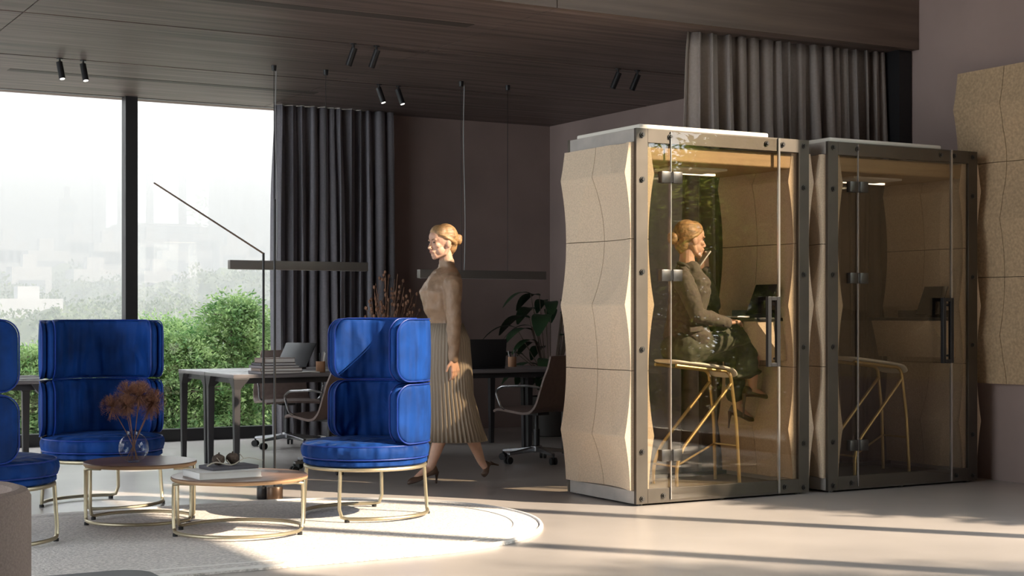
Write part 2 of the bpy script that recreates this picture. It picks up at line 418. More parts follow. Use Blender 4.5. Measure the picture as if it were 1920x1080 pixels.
# ------------------------------------------------------------------ felt relief panels
def rel_h(yy, zz, y0, y1, zr, P, A, sh):
    """yy,zz position; cusped ridges at zr + k*P, a crisp-edged elliptical scoop carved between each pair of ridges"""
    k = math.floor((zz - zr) / P); u = ((zz - zr) / P - k) * 2 - 1
    v = ((yy - y0) / (y1 - y0)) * 2 - 1
    c, hw = sh[k % len(sh)]
    rr = ((v - c) / hw) ** 2 + (u / 1.0) ** 2
    return A * u * u - 1.25 * A * min(1, hw / .45) * max(0.0, 1 - rr)
def relief_panel(bm, axis_x, y0, y1, z0, z1, zr, P, A, base, sh, ysplits, zsplits, out=True, inn=True):
    """slab centred at x=axis_x; both faces sculpted"""
    ys = [y0] + ysplits + [y1]; zs = [z0] + zsplits + [z1]; g = .0022
    for a in range(len(ys) - 1):
        for c in range(len(zs) - 1):
            ya, yb, za, zb = ys[a] + (g if a else 0), ys[a + 1] - (g if a < len(ys) - 2 else 0), zs[c] + (g if c else 0), zs[c + 1] - (g if c < len(zs) - 2 else 0)
            ny = max(6, int((yb - ya) / .011)); nz = max(8, int((zb - za) / .010))
            F2 = []
            for side in (-1, 1):
                G = []
                for i in range(ny + 1):
                    row = []
                    for j in range(nz + 1):
                        yy, zz = ya + (yb - ya) * i / ny, za + (zb - za) * j / nz
                        on = out if side < 0 else inn
                        h = base + (rel_h(yy, zz, y0, y1, zr, P, A, sh if side < 0 else sh[1:] + sh[:1]) if on else 0)
                        row.append(bm.verts.new((axis_x + side * h, yy, zz)))
                    G.append(row)
                for i in range(ny):
                    for j in range(nz): bm.faces.new((G[i][j], G[i + 1][j], G[i + 1][j + 1], G[i][j + 1]))
                F2.append(G)
            L_, R_ = F2
            for j in range(nz):
                bm.faces.new((L_[0][j], L_[0][j + 1], R_[0][j + 1], R_[0][j])); bm.faces.new((L_[ny][j], L_[ny][j + 1], R_[ny][j + 1], R_[ny][j]))
            for i in range(ny):
                bm.faces.new((L_[i][0], L_[i + 1][0], R_[i + 1][0], R_[i][0])); bm.faces.new((L_[i][nz], L_[i + 1][nz], R_[i + 1][nz], R_[i][nz]))
# wall art: one large relief
root = thing('acoustic_wall_panel', 'large ochre sculpted acoustic panel fixed to the right-hand wall', 'wall panel', (0, 0, 0))
bm = B(); relief_panel(bm, WX - .01, 6.0, 7.93, .68, 2.88, 0.22, .8, .05, .065, [(.1, .55), (-.35, .6)], [6.5, 7.0, 7.5], [1.42, 2.22], inn=False)
for v in bm.verts:
    if v.co.x > WX - .002: v.co.x = WX - .002
o = obj('relief_face', bm, M_wallfelt, root, angle=6)
bm = B(); bx(bm, (WX - .008, 6.02, .70), (WX - .003, 7.91, 2.86)); obj('backing_board', bm, M_feltdark, root)

# ------------------------------------------------------------------ booths
def build_booth(x0, y0, W, D, label, floor_m, full):
    H = 2.30
    r = thing('phone_booth', label, 'booth', (x0, y0, 0), 0)
    ZR, P, A, base = .42, .80, .042, .066
    sh = [(-.70, .29), (-.16, .78)]
    # side panels
    for nm, xc, s2 in (('side_panel', .043, sh), ('side_panel', W - .043, sh[::-1])):
        bm = B(); relief_panel(bm, xc, .028, D - .02, .095, 2.205, ZR, P, A, base, s2, [D * .5], [.82, 1.62])
        p = obj(nm, bm, M_felt, r, angle=6)
        bm = B(); bx(bm, (xc - .004, .04, .10), (xc + .004, D - .03, 2.2)); obj('panel_core', bm, M_feltdark, p)
    # frame: front portal
    bm = B()
    bx(bm, (0, 0, 0.012), (.085, .025, H - .01)); bx(bm, (W - .085, 0, 0.012), (W, .025, H - .01))
    bx(bm, (.085, 0, H - .095), (W - .085, .025, H - .01)); bx(bm, (.085, 0, 0.012), (W - .085, .025, .10))
    bx(bm, (0.0, D - .03, .012), (.05, D, H - .01)); bx(bm, (W - .05, D - .03, .012), (W, D, H - .01)); bx(bm, (.05, D - .03, H - .09), (W - .05, D, H - .01)); bx(bm, (.05, D - .03, .012), (W - .05, D, .09))
    obj('frame', bm, M_frame, r, bevel=.0015)
    for xx in (0.0, W - .085):
        bm = B(); bx(bm, (xx, .0255, .012), (xx + .085, D - .031, .092)); obj('bottom_rail', bm, MATS['side_rail'], r, bevel=.002)
        bm = B(); bx(bm, (xx, .0255, 2.208), (xx + .085, D - .031, H - .012)); obj('top_rail', bm, MATS['side_rail'], r, bevel=.002)
    # bolts
    pos = []
    for z in (.045, .33, .95, 1.42, 1.98, H - .05):
        pos += [(.043, z), (W - .043, z)]
    pos += [(.25, H - .05), (1.00, H - .05), (1.13, H - .05), (.2, .055), (1.15, .055)]
    pos = [(x_, z_) for x_, z_ in pos]
    b0 = None
    for (x_, z_) in pos:
        if b0 is None:
            bm = B(); cyl(bm, (0, 0, 0), (0, -.006, 0), .017, n=16); cyl(bm, (0, -.006, 0), (0, -.016, 0), .011, .010, n=6)
            b0 = obj('bolt', bm, M_bolt, r, smooth=False); b0.location = (x_, -.001, z_)
        else:
            c = b0.copy(); COL.objects.link(c); c.parent = r; c.location = (x_, -.001, z_)
    # floor, ceiling, roof
    bm = B(); bx(bm, (.085, .026, .012), (W - .085, D - .03, .065)); obj('floor_plate', bm, floor_m, r)
    bm = B(); bx(bm, (.07, .03, 2.10), (W - .07, D - .03, 2.20), ); cp = obj('ceiling_panel', bm, M_birch, r, bevel=.01)
    bm = B(); bx(bm, (.42, .22, 2.085), (.86, .50, 2.0995), bev=.004); obj('vent_plate', bm, M_cream, cp)
    bm = B(); bx(bm, (.62, .56, 2.088), (1.02, .585, 2.0995)); obj('light_strip', bm, M_led, cp)
    bm = B(); bx(bm, (.16, .40, 2.085), (.40, .46, 2.0995)); obj('slot', bm, M_black, cp)
    bm = B(); bx(bm, (.05, .04, H - .01), (1.05, D - .03, H + .022), bev=.01); obj('roof_board', bm, M_cream, r)
    # glass
    bm = B(); bx(bm, (.085, .008, .10), (.248, .018, H - .095)); g1 = obj('fixed_pane', bm, M_glass, r, smooth=False)
    bm = B(); bx(bm, (1.098, .008, .10), (W - .085, .018, H - .095)); obj('fixed_pane', bm, M_glass, r, smooth=False)
    bm = B(); bx(bm, (.254, -.008, .03), (1.092, .002, H - .02)); dr = obj('door', bm, M_glass, r, smooth=False)
    bm = B(); bx(bm, (.2505, -.009, .03), (.2555, .003, H - .02)); bx(bm, (1.090, -.010, .02), (1.104, .004, H - .012)); obj('door_edge', bm, M_edge, dr, smooth=False)
    bm = B(); bx(bm, (.05, D - .02, .09), (W - .05, D - .01, H - .09)); obj('rear_pane', bm, M_glass, r, smooth=False)
    for z in (.30, 1.40, 2.00):
        bm = B(); bx(bm, (.178, -.016, z - .035), (.2465, .024, z + .035), bev=.002); bx(bm, (.2585, -.022, z - .035), (.328, .012, z + .035), bev=.002); cyl(bm, (.252, -.012, z - .03), (.252, -.012, z + .03), .007)
        obj('hinge', bm, M_bolt, dr)
    # door handle: rectangular loop
    bm = B(); hx0, hx1, hz0, hz1 = .965, 1.065, .83, 1.275
    for a, b_ in (((hx0, -.060, hz0), (hx0 + .028, -.035, hz1)), ((hx1 - .028, -.060, hz0), (hx1, -.035, hz1)), ((hx0 + .028, -.0595, hz1 - .025), (hx1 - .028, -.0355, hz1 - .0005)), ((hx0 + .028, -.0595, hz0 + .0005), (hx1 - .028, -.0355, hz0 + .025))): bx(bm, a, b_)
    for z in (hz0 + .05, hz1 - .05): cyl(bm, ((hx1 - .014), -.036, z), ((hx1 - .014), -.008, z), .008)
    obj('handle', bm, M_black, dr, bevel=.002)
    # wall shelf with wedge bracket
    xp = W - .115
    sx = .985
    bm = B()
    ya, yb = .10, D - .10
    bx(bm, (sx, ya, 1.118), (xp + .02, yb, 1.140), bev=.002)
    sf = obj('shelf', bm, M_black, r)
    bm = B()
    v = [bm.verts.new(p) for p in ((sx + .02, ya + .01, 1.117), (xp + .02, ya + .01, 1.117), (xp + .02, ya + .01, .86), (sx + .02, yb - .01, 1.117), (xp + .02, yb - .01, 1.117), (xp + .02, yb - .01, .86), (xp - .16, yb - .01, .86), (xp - .0, ya + .01, .86))]
    for f in ((0, 1, 2, 7), (3, 6, 5, 4), (0, 3, 4, 1), (1, 4, 5, 2), (2, 5, 6, 7), (0, 7, 6, 3)): bm.faces.new([v[i] for i in f])
    obj('bracket', bm, M_felt, sf, smooth=False)
    bm = B(); bx(bm, (xp - .03, .12, 1.140), (xp + .02, .62, 1.24)); obj('socket_box', bm, M_black, sf)
    # feet
    for (a, b_) in ((.06, .05), (W - .06, .05), (W / 2, .05), (.06, D - .06), (W - .06, D - .06)):
        bm = B(); cyl(bm, (a, b_, 0), (a, b_, .013), .02); obj('foot', bm, M_bolt, r)
    return r
mk('side_rail', (.42, .39, .36), .5, metal=.35, var=.1, vscale=9)
BX1, BX2, BY, BW, BD = 5.215, 6.70, 7.66, 1.35, .79
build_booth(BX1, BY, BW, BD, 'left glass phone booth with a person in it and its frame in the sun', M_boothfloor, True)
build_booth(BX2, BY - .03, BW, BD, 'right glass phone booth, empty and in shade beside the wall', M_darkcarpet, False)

# stool: tilted perch seat on brass A-frames ; local: x forward
def build_stool(label, loc):
    r = thing('high_stool', label, 'stool', loc, 0)
    L, w = .50, .30
    prof = [(-.25, .800), (-.20, .797), (.0, .775), (.17, .752), (.215, .742), (.24, .715), (.243, .69)]
    bm = B()
    top = []
    for (x_, z_) in prof: top.append((x_, z_))
    sec = []
    for i, (x_, z_) in enumerate(top):
        wd = w / 2 * (1 if 0 < i else .9)
        sec.append([Vector((x_, -wd, z_)), Vector((x_, -wd + .02, z_ + .012)), Vector((x_, wd - .02, z_ + .012)), Vector((x_, wd, z_)), Vector((x_ - (.018 if i > 4 else 0), wd - .01, z_ - .018)), Vector((x_ - (.018 if i > 4 else 0), -wd + .01, z_ - .018))])
    rings(bm, sec); obj('seat', bm, M_cream, r, sub=2)
    for s in (-1, 1):
        y = s * .115; t = .0115
        bm = B(); tube(bm, fillet([(-.23, y, .772), (.20, y, .725), (.245, y * 1.05, .40), (.265, y * 1.12, 0)], .05), t); obj('front_leg', bm, M_gold, r)
        bm = B(); tube(bm, fillet([(.215, y, .655), (-.19, y * 1.05, .235), (-.235, y * 1.1, .12), (-.235, y * 1.12, 0)], .10), t); obj('rear_leg', bm, M_gold, r)
    bm = B(); tube(bm, [(-.238, -.12, .13), (-.238, .12, .13)], .007); tube(bm, [(-.238, -.12, .13), (.255, .125, .24)], .007); tube(bm, [(.255, -.125, .24), (.255, .125, .24)], .007); obj('stretcher', bm, M_gold, r)
    return r
build_stool('high brass stool with a cream seat that the sitting woman perches on', (BX1 + .715, BY + .38, .066))
build_stool('high brass stool standing empty inside the right booth', (BX2 + .70, BY + .36, .066))

# tablets and things on booth shelves
def tablet(x, y, z, label, lean=-18):
    r = thing('tablet_computer', label, 'tablet', (x, y, z), 0)
    bm = B(); box(bm, (0, 0, .115), (.012, .22, .215), Euler((0, R(24), 0)), bev=.003); obj('screen', bm, M_screen, r)
    bm = B(); box(bm, (.075, 0, .09), (.01, .12, .20), Euler((0, R(-24), 0))); obj('stand', bm, M_black, r)
tablet(BX1 + 1.14, BY + .22, 1.143, 'black tablet leaning on its stand on the left booth shelf')
tablet(BX2 + 1.14, BY + .19, 1.113 + .03, 'black tablet leaning on its stand on the right booth shelf')
bm = B(); bx(bm, (BX1 + .94, BY + .22, 1.1405), (BX1 + 1.04, BY + .42, 1.150), bev=.002); tag(obj('notebook', bm, M_silver), 'thin silver notebook lying on the front edge of the booth shelf', 'notebook')

# ------------------------------------------------------------------ rug
def rounded(x0, x1, yc, h, inset, n=40):
    r = h - inset; pts = []
    for k in range(n + 1):
        a = -PI / 2 + PI * k / n; pts.append((x1 + r * math.cos(a), yc + r * math.sin(a)))
    for k in range(n + 1):
        a = PI / 2 + PI * k / n; pts.append((x0 + r * math.cos(a), yc + r * math.sin(a)))
    return pts
rug = thing('area_rug', 'large rounded beige woven rug with white border lines under the lounge chairs', 'rug', (0, 0, 0))
RX0, RX1, RYC, RH = .2, 3.26, 7.76, 1.17
bm = B()
o1 = rounded(RX0, RX1, RYC, RH, 0); o2 = rounded(RX0, RX1, RYC, RH, .008)
rings(bm, [[Vector((x, y, .001)) for x, y in o1], [Vector((x, y, .010)) for x, y in o1], [Vector((x, y, .014)) for x, y in o2]]); obj('rug_field', bm, M_rug, rug)
for ins in (.012, .16):
    bm = B(); tube(bm, [(x, y, .0125) for x, y in rounded(RX0, RX1, RYC, RH, ins, 60)], .011 if ins < .1 else .0065, n=6, closed=True); obj('border_line', bm, M_rugline, rug)

# ------------------------------------------------------------------ blue lounge chairs
def pad(bm, a, b, Rc, t, fmap, M=24, wr=None):
    """rounded-rectangle cushion (half sizes a,b; corner Rc; thickness t) bent by fmap(u,v,h)"""
    def outline(d):
        aa, bb = a - d, b - d; rc = max(Rc - d, .002); rc = min(rc, aa, bb); P = []
        def seg(p, q, n):
            for i in range(n): P.append((p[0] + (q[0] - p[0]) * i / n, p[1] + (q[1] - p[1]) * i / n))
        def arc(c, a0, n):
            for i in range(n): th = a0 + PI / 2 * i / n; P.append((c[0] + rc * math.cos(th), c[1] + rc * math.sin(th)))
        seg((-aa + rc, -bb), (aa - rc, -bb), M); arc((aa - rc, -bb + rc), -PI / 2, 6); seg((aa, -bb + rc), (aa, bb - rc), 8); arc((aa - rc, bb - rc), 0, 6)
        seg((aa - rc, bb), (-aa + rc, bb), M); arc((-aa + rc, bb - rc), PI / 2, 6); seg((-aa, bb - rc), (-aa, -bb + rc), 8); arc((-aa + rc, -bb + rc), PI, 6)
        return P
    er = t / 2; prof = []
    for k in range(6): th = PI / 2 * k / 5; prof.append((er * (1 - math.cos(th)), er * .8 * math.sin(th)))
    nin = 7
    for k in range(1, nin + 1):
        f = k / nin; prof.append((er + (b - er - .0005) * f, er * (.8 + .2 * math.sin(f * PI / 2))))
    def ring(d, h):
        out = []
        for (u, v) in outline(d):
            hh = h
            if wr and abs(h) > er * .5: hh = h + wr(u, v) * (1 if h > 0 else 0)
            out.append(fmap(u, v, hh))
        return out
    rs = [ring(d, h) for d, h in prof[::-1]] + [ring(d, -h) for d, h in prof[1:]]
    rings(bm, rs, cap=False); bmesh.ops.remove_doubles(bm, verts=bm.verts[:], dist=.0012)
    return [fmap(u, v, 0) for (u, v) in outline(0)], outline
def build_lounge(label, loc, face, seed, gz=(0, 0)):
    """round seat, two stacked wrap-around back cushions, champagne hoop frame. faces local +x"""
    r = thing('lounge_chair', label, 'armchair', loc, face, None)
    rnd = random.Random(seed)
    # seat
    bm = B()
    SR = .385
    def circ(rr, z, wob=0):
        out = []
        for i in range(96):
            th = 2 * PI * i / 96; q = rr + wob * (mnoise.noise(Vector((math.cos(th) * 9, math.sin(th) * 9, z * 12 + seed)))) ; out.append(Vector((q * math.cos(th), q * math.sin(th), z)))
        return out
    prof = [(.313, .338), (.346, .340), (.362, .352), (.368, .375), (.367, .395), (.360, .410), (.343, .424), (.285, .434), (.14, .441), (.02, .443)]
    rings(bm, [circ(a, z, .006 if .34 < z < .42 else 0) for a, z in prof]); st = obj('seat_cushion', bm, M_velvet, r)
    for z, rr in ((.345, .358), (.416, .354)):
        bm = B(); tube(bm, [(rr * math.cos(t), rr * math.sin(t), z) for t in [2 * PI * i / 72 for i in range(72)]], .0045, n=6, closed=True); obj('piping', bm, M_piping, st)
    bm = B(); rings(bm, [circ(a, z) for a, z in [(.285, .298), (.337, .300), (.355, .312), (.355, .330), (.341, .340), (.19, .341)]]); obj('seat_base', bm, M_velvet, r)
    # back
    half = R(95)
    Rm = .310
    def mp(Rr, zc, dr=0):
        return lambda u, v, h: Vector((-(Rr + dr - h) * math.cos(u / Rr), (Rr + dr - h) * math.sin(u / Rr), zc + v))
    for nm, zc, hb in (('lower_back_cushion', .592, .168), ('upper_back_cushion', .948, .178)):
        sd = rnd.random() * 10
        wr = lambda u, v: .006 * mnoise.noise(Vector((u * 26 + 1.5 * mnoise.noise(Vector((u * 5, v * 8, sd))), v * 3.5, sd))) * 1.6
        bm = B(); pad(bm, Rm * half, hb, .088, .062, mp(Rm, zc), M=70, wr=wr); pc = obj(nm, bm, M_velvet, r)
        # outer shell pad, set slightly forward at the ends so both layers show
        bm = B(); ol, _ = pad(bm, (Rm + .046) * half * .985, hb - .004, .085, .040, mp(Rm + .046, zc - .002), M=60); so = obj('shell_pad', bm, M_velvet, r)
        for (Rr, hf, off) in ((Rm, half, .0), (Rm + .046, half * .985, .0)):
            bm = B(); aa = Rr * hf; pts = []
            tmp = B(); o_, _ = pad(tmp, aa + .001, hb + .0005 - (.004 if Rr > Rm else 0), .088 if Rr == Rm else .085, .05, mp(Rr, zc, (.012 if Rr > Rm else -.018)), M=60); tmp.free()
            tube(bm, o_, .0042, n=6, closed=True); obj('piping', bm, M_piping, pc if Rr == Rm else so)
    # frame
    fr = .342; t = .0105
    bm = B(); tube(bm, [(fr * math.cos(a), fr * math.sin(a), .290) for a in [2 * PI * i / 64 for i in range(64)]], .011, n=8, closed=True); obj('ring', bm, M_brass, r)
    for a0, a1 in HOOPS[seed % 3]:
        pts = []
        n = 28; fl = .356
        A0, A1 = R(a0) - face, R(a1) - face
        pts.append((fr * math.cos(A0), fr * math.sin(A0), .290))
        pc = lambda a, z, rr=fl: Vector((rr * math.cos(a), rr * math.sin(a), z))
        e = .13
        pts = [pc(A0, .290, fr), pc(A0, .075)] + [pc(A0 + e * .35, .030), pc(A0 + e, .022)]
        for k in range(1, n): pts.append(pc(A0 + e + (A1 - A0 - 2 * e) * k / n, .022))
        pts += [pc(A1 - e, .022), pc(A1 - e * .35, .030), pc(A1, .075), pc(A1, .290, fr)]
        bm = B(); tube(bm, pts, t, n=8); lg = obj('leg_hoop', bm, M_brass, r)
        for a in (A0 + e, A1 - e):
            bm = B(); cyl(bm, pc(a, .0), pc(a, .016), .014); obj('glide', bm, M_rubber, lg)
    return r
# hoop angles given in world degrees
HOOPS = [[(50, 170), (222, 345)], [(60, 175), (240, 355)], [(45, 165), (225, 345)]]
def facing(deg_from_cam, toward_right=True):
    """angle measured from 'toward the camera', counter-clockwise seen from above through screen right"""
    base = math.atan2(-math.cos(YAW), -math.sin(YAW)); return base + R(deg_from_cam)
build_lounge('cobalt blue high-back lounge chair right of the coffee tables, sunlit on its outer side', (3.60, 8.04, .012), facing(-52), 0)
build_lounge('cobalt blue high-back lounge chair facing the room behind the vase of dried flowers', (2.43, 9.32, 0.0), facing(30), 1)
build_lounge('cobalt blue high-back lounge chair cut off by the left edge of the photo', (1.485, 8.0, .012), facing(132), 2)

# ------------------------------------------------------------------ coffee tables
def build_table(label, loc, rad, h, ang):
    r = thing('coffee_table', label, 'table', loc, 0)
    bm = B(); lathe(bm, [(rad * .9, h - .020), (rad - .006, h - .018), (rad, h - .010), (rad, h - .003), (rad - .003, h), (.01, h)], n=80); tp = obj('tabletop', bm, M_tabletop, r)
    bm = B(); lathe(bm, [(rad * .985, h - .0225), (rad + .0012, h - .014), (rad + .0012, h - .0065), (rad * .985, h - .0045)], n=80, cap=False); obj('edge_band', bm, M_tableedge, tp)
    fl = rad - .012
    pc = lambda a, z, rr=fl: Vector((rr * math.cos(a), rr * math.sin(a), z))
    for a0, a1 in ((ang + 14, ang + 166), (ang + 194, ang + 346)):
        A0, A1 = R(a0), R(a1); e = .13; n = 26
        pts = [pc(A0 + .35, h - .03, rad * .72), pc(A0 + .10, h - .03, rad * .93), pc(A0, h - .055, rad - .012), pc(A0, .085), pc(A0 + e * .35, .036), pc(A0 + e, .026)]
        pts = [pc(A0 + .30, h - .031, rad * .75), pc(A0 + .12, h - .031, rad * .9), pc(A0 + .04, h - .038, rad * .97), pc(A0, h - .07), pc(A0, .085), pc(A0 + e * .35, .036), pc(A0 + e, .024)]
        for k in range(1, n): pts.append(pc(A0 + e + (A1 - A0 - 2 * e) * k / n, .024))
        pts += [pc(A1 - e, .024), pc(A1 - e * .35, .036), pc(A1, .085), pc(A1, h - .07), pc(A1 - .04, h - .038, rad * .97), pc(A1 - .12, h - .031, rad * .9), pc(A1 - .30, h - .031, rad * .75)]
        bm = B(); tube(bm, pts, .0095, n=8); lg = obj('leg_hoop', bm, M_brass, r)
        for a in (A0 + e, A1 - e):
            bm = B(); cyl(bm, pc(a, .0), pc(a, .018), .013); obj('glide', bm, M_rubber, lg)
    return r
T1 = Vector((2.39, 8.37, .012)); T2 = Vector((2.73, 7.71, .012))
build_table('smaller round walnut coffee table holding the glass vase', T1, .305, .340, -24)
build_table('larger round walnut coffee table holding the white books', T2, .355, .305, -24)

# vase with dried umbels
v = thing('flower_vase', 'round clear glass vase filled with brown dried umbel flowers', 'vase', (T1.x - .055, T1.y - .06, T1.z + .3405), 0)
bm = B()
prof = []
for k in range(3, 24):
    th = -PI / 2 + PI * k / 27 * 1.0; prof.append((.082 * math.cos(th), .080 + .082 * math.sin(th)))
prof = [(.028, 0.0), (.030, .003)] + prof + [(.034, .168), (.036, .172)]
lathe(bm, prof, n=40, cap=False); so = obj('glass_bowl', bm, M_vase, v); 
bm = B(); lathe(bm, [(.030, 0), (.030, .010), (.005, .011)], n=32); obj('vase_foot', bm, M_vase, v)
heads = [((-.115, -.01, .300), .072), ((-.035, .02, .365), .080), ((.035, -.03, .36), .085), ((.105, .01, .325), .080), ((.075, .06, .295), .075), ((-.02, -.06, .31), .07), ((.02, .07, .375), .072), ((-.06, .05, .31), .065)]
cR, cF = Vector((math.cos(YAW), -math.sin(YAW), 0)), Vector((math.sin(YAW), math.cos(YAW), 0))
for i, (hp, hr) in enumerate(heads):
    c = cR * hp[0] + cF * hp[1] + Vector((0, 0, hp[2]))
    base = Vector((random.uniform(-.02, .02), random.uniform(-.02, .02), .012)) - cR * hp[0] * .25
    mid = Vector((0, 0, .13)) + cR * hp[0] * .18
    bm = B(); tube(bm, fillet([base, mid, c], .06), .0022, n=5); st = obj('stem', bm, M_dry, v)
    bm = B()
    for q in range(330):
        d = Vector((random.gauss(0, 1), random.gauss(0, 1), random.gauss(.35, .9))).normalized()
        e = c + d * hr * random.uniform(.82, 1.0); x, y = frame_at(d); w = .0011
        vs = [bm.verts.new(c + x * w), bm.verts.new(c - x * w), bm.verts.new(e - x * w), bm.verts.new(e + x * w)]; bm.faces.new(vs)
        for z in range(5):
            f = e + Vector((random.gauss(0, 1), random.gauss(0, 1), random.gauss(0, 1))).normalized() * .011
            vs = [bm.verts.new(e), bm.verts.new(f + x * .0011), bm.verts.new(f - x * .0011)]; bm.faces.new(vs)
    obj('umbel', bm, M_fluff, st, smooth=False)

# books and decoration on the larger table
tz = T2.z + .3055
ang = R(8)
def book(name, c, s, rz, mat, label, z, group=None):
    r = thing(name, label, 'book', (c[0], c[1], z), rz, group)
    w, d, h = s
    bm = B(); bx(bm, (-w / 2, -d / 2, 0), (w / 2, d / 2, .003)); bx(bm, (-w / 2, -d / 2, h - .003), (w / 2, d / 2, h)); bx(bm, (-w / 2, -d / 2, 0), (-w / 2 + .003, d / 2, h)); obj('cover', bm, mat, r)
    bm = B(); bx(bm, (-w / 2 + .004, -d / 2 + .004, .0035), (w / 2 - .004, d / 2 - .004, h - .0035)); obj('pages', bm, M_white, r)
    return r
book('art_book', (T2.x - .105, T2.y - .03), (.34, .25, .036), R(2), M_white, 'thick white book lying on the larger coffee table', tz)
bm = B(); bx(bm, (-.13, -.09, 0), (.13, .09, .018), bev=.003); o = obj('slim_book', bm, M_darkbook); o.location = (T2.x - .06, T2.y + .0, tz + .0365); o.rotation_euler.z = R(6); tag(o, 'slim grey book on top of the thick white book', 'book')
for i, (dx, dy, lb) in enumerate(((-.075, .0, 'left round brown seed pod on the coffee table books'), (.01, .03, 'right round brown seed pod on the coffee table books'))):
    r = thing('seed_pod', lb, 'seed pod', (T2.x - .04 + dx, T2.y + .0 + dy, tz + .0545), 0)
    bm = B(); ell(bm, (0, 0, .030), (.034, .034, .030), n=24)
    for v_ in bm.verts: v_.co += v_.co.normalized() * .006 * mnoise.noise(v_.co * 60 + Vector((i * 5, 0, 0)))
    obj('pod', bm, M_pine, r)
    bm = B(); tube(bm, [(0, 0, .058), (.004, .002, .066)], .004, n=6); obj('pod_stalk', bm, M_pine, r)
bm = B(); pts = [Vector((T2.x - .20 + .30 * k / 12, T2.y - .07 + .01 * math.sin(k), tz + .060 + .012 * math.sin(k * .9) + .0025 * k)) for k in range(13)]
tube(bm, pts, [.004 - .0002 * k for k in range(13)], n=6)
for k in (3, 5, 8): tube(bm, [pts[k], pts[k] + Vector((-.03, -.02, .03))], .002, n=5)
tag(obj('driftwood_twig', bm, mk('pale_twig', (.5, .45, .38), .8)), 'pale dried twig lying across the coffee table books', 'twig')

# ------------------------------------------------------------------ foreground left pieces
r = thing('tub_armchair', 'taupe woven tub armchair at the lower left corner of the photo', 'armchair', (.76, 5.42, 0), R(0))
def tubshell(Rr, t, z0, z1, a0, a1):
    bm = B(); n = 60; rs = []
    for k in range(n + 1):
        a = a0 + (a1 - a0) * k / n; d = Vector((math.cos(a), math.sin(a), 0)); e = min(k, n - k) / 4.0; tt = t * min(1, .35 + .65 * math.sqrt(min(1, e)))
        pr = [(-tt / 2, z0), (-tt / 2, z1 - .03), (-tt / 3, z1 - .008), (0, z1), (tt / 3, z1 - .008), (tt / 2, z1 - .03), (tt / 2, z0)]
        rs.append([d * (Rr + q) + Vector((0, 0, z)) for q, z in pr])
    rings(bm, rs); return bm
obj('back_shell', tubshell(.36, .075, .06, .575, R(-60), R(215)), M_taupefab, r)
bm = B(); lathe(bm, [(.28, .10), (.315, .12), (.318, .34), (.30, .38), (.2, .40), (.01, .405)], n=48); obj('seat', bm, M_taupefab, r)
bm = B(); lathe(bm, [(.24, 0), (.26, .01), (.26, .06), (.2, .06)], n=40); obj('plinth', bm, M_black, r)
r = thing('side_table', 'low slate grey side table with rounded corners at the bottom left edge', 'table', (.91, 4.37, 0), 0)
bm = B()
def rrect(a, b, rc, z, n=8):
    out = []
    for cx, cy, a0 in ((a - rc, b - rc, 0), (-a + rc, b - rc, 90), (-a + rc, -b + rc, 180), (a - rc, -b + rc, 270)):
        for k in range(n + 1): t = R(a0 + 90 * k / n); out.append(Vector((cx + rc * math.cos(t), cy + rc * math.sin(t), z)))
    return out
rings(bm, [rrect(.44, .34, .09, .345), rrect(.45, .35, .10, .350), rrect(.45, .35, .10, .366), rrect(.445, .345, .10, .370)]); obj('tabletop', bm, M_greytop, r)
for sx in (-1, 1):
    for sy in (-1, 1):
        bm = B(); cyl(bm, (sx * .34, sy * .25, 0), (sx * .32, sy * .23, .345), .012, .016); obj('leg', bm, M_black, r)

# ------------------------------------------------------------------ pole lamps
r = thing('floor_lamp', 'thin black pole lamp with a slanting arm pointing up left', 'lamp', (0, 0, 0))
pA = at(494, 934, 9.15); pA.z = 0; pB = at(515, 937, 9.06); pB.z = 0
zt = at(497, 474, pA.y).z
bm = B(); lathe(bm, [(.040, 0), (.042, .003), (.042, .076), (.040, .079), (.004, .079)], pA, n=32); obj('base', bm, M_black, r)
bm = B(); cyl(bm, pA + Vector((0, 0, .07)), Vector((pA.x, pA.y, zt)), .0075, n=10); obj('pole', bm, M_black, r)
tip = at(289, 343, pA.y - .35)
bm = B(); cyl(bm, Vector((pA.x, pA.y, zt - .005)), tip, .006, .005, n=8); obj('arm', bm, mk('bronze_bar', (.16, .12, .10), .4, metal=.5), r)
r = thing('floor_lamp', 'thin straight black pole lamp with a bronze cylinder base', 'lamp', (0, 0, 0))
bm = B(); lathe(bm, [(.049, 0), (.051, .003), (.051, .080), (.049, .083), (.004, .083)], pB + Vector((.045, -.03, 0)) * .0, n=36); obj('base', bm, mk('dark_bronze', (.10, .062, .040), .35, metal=.6), r)
bm = B(); cyl(bm, pB + Vector((0, 0, .08)), Vector((pB.x, pB.y, at(516, 374, pB.y).z)), .0075, n=10); obj('pole', bm, M_black, r)

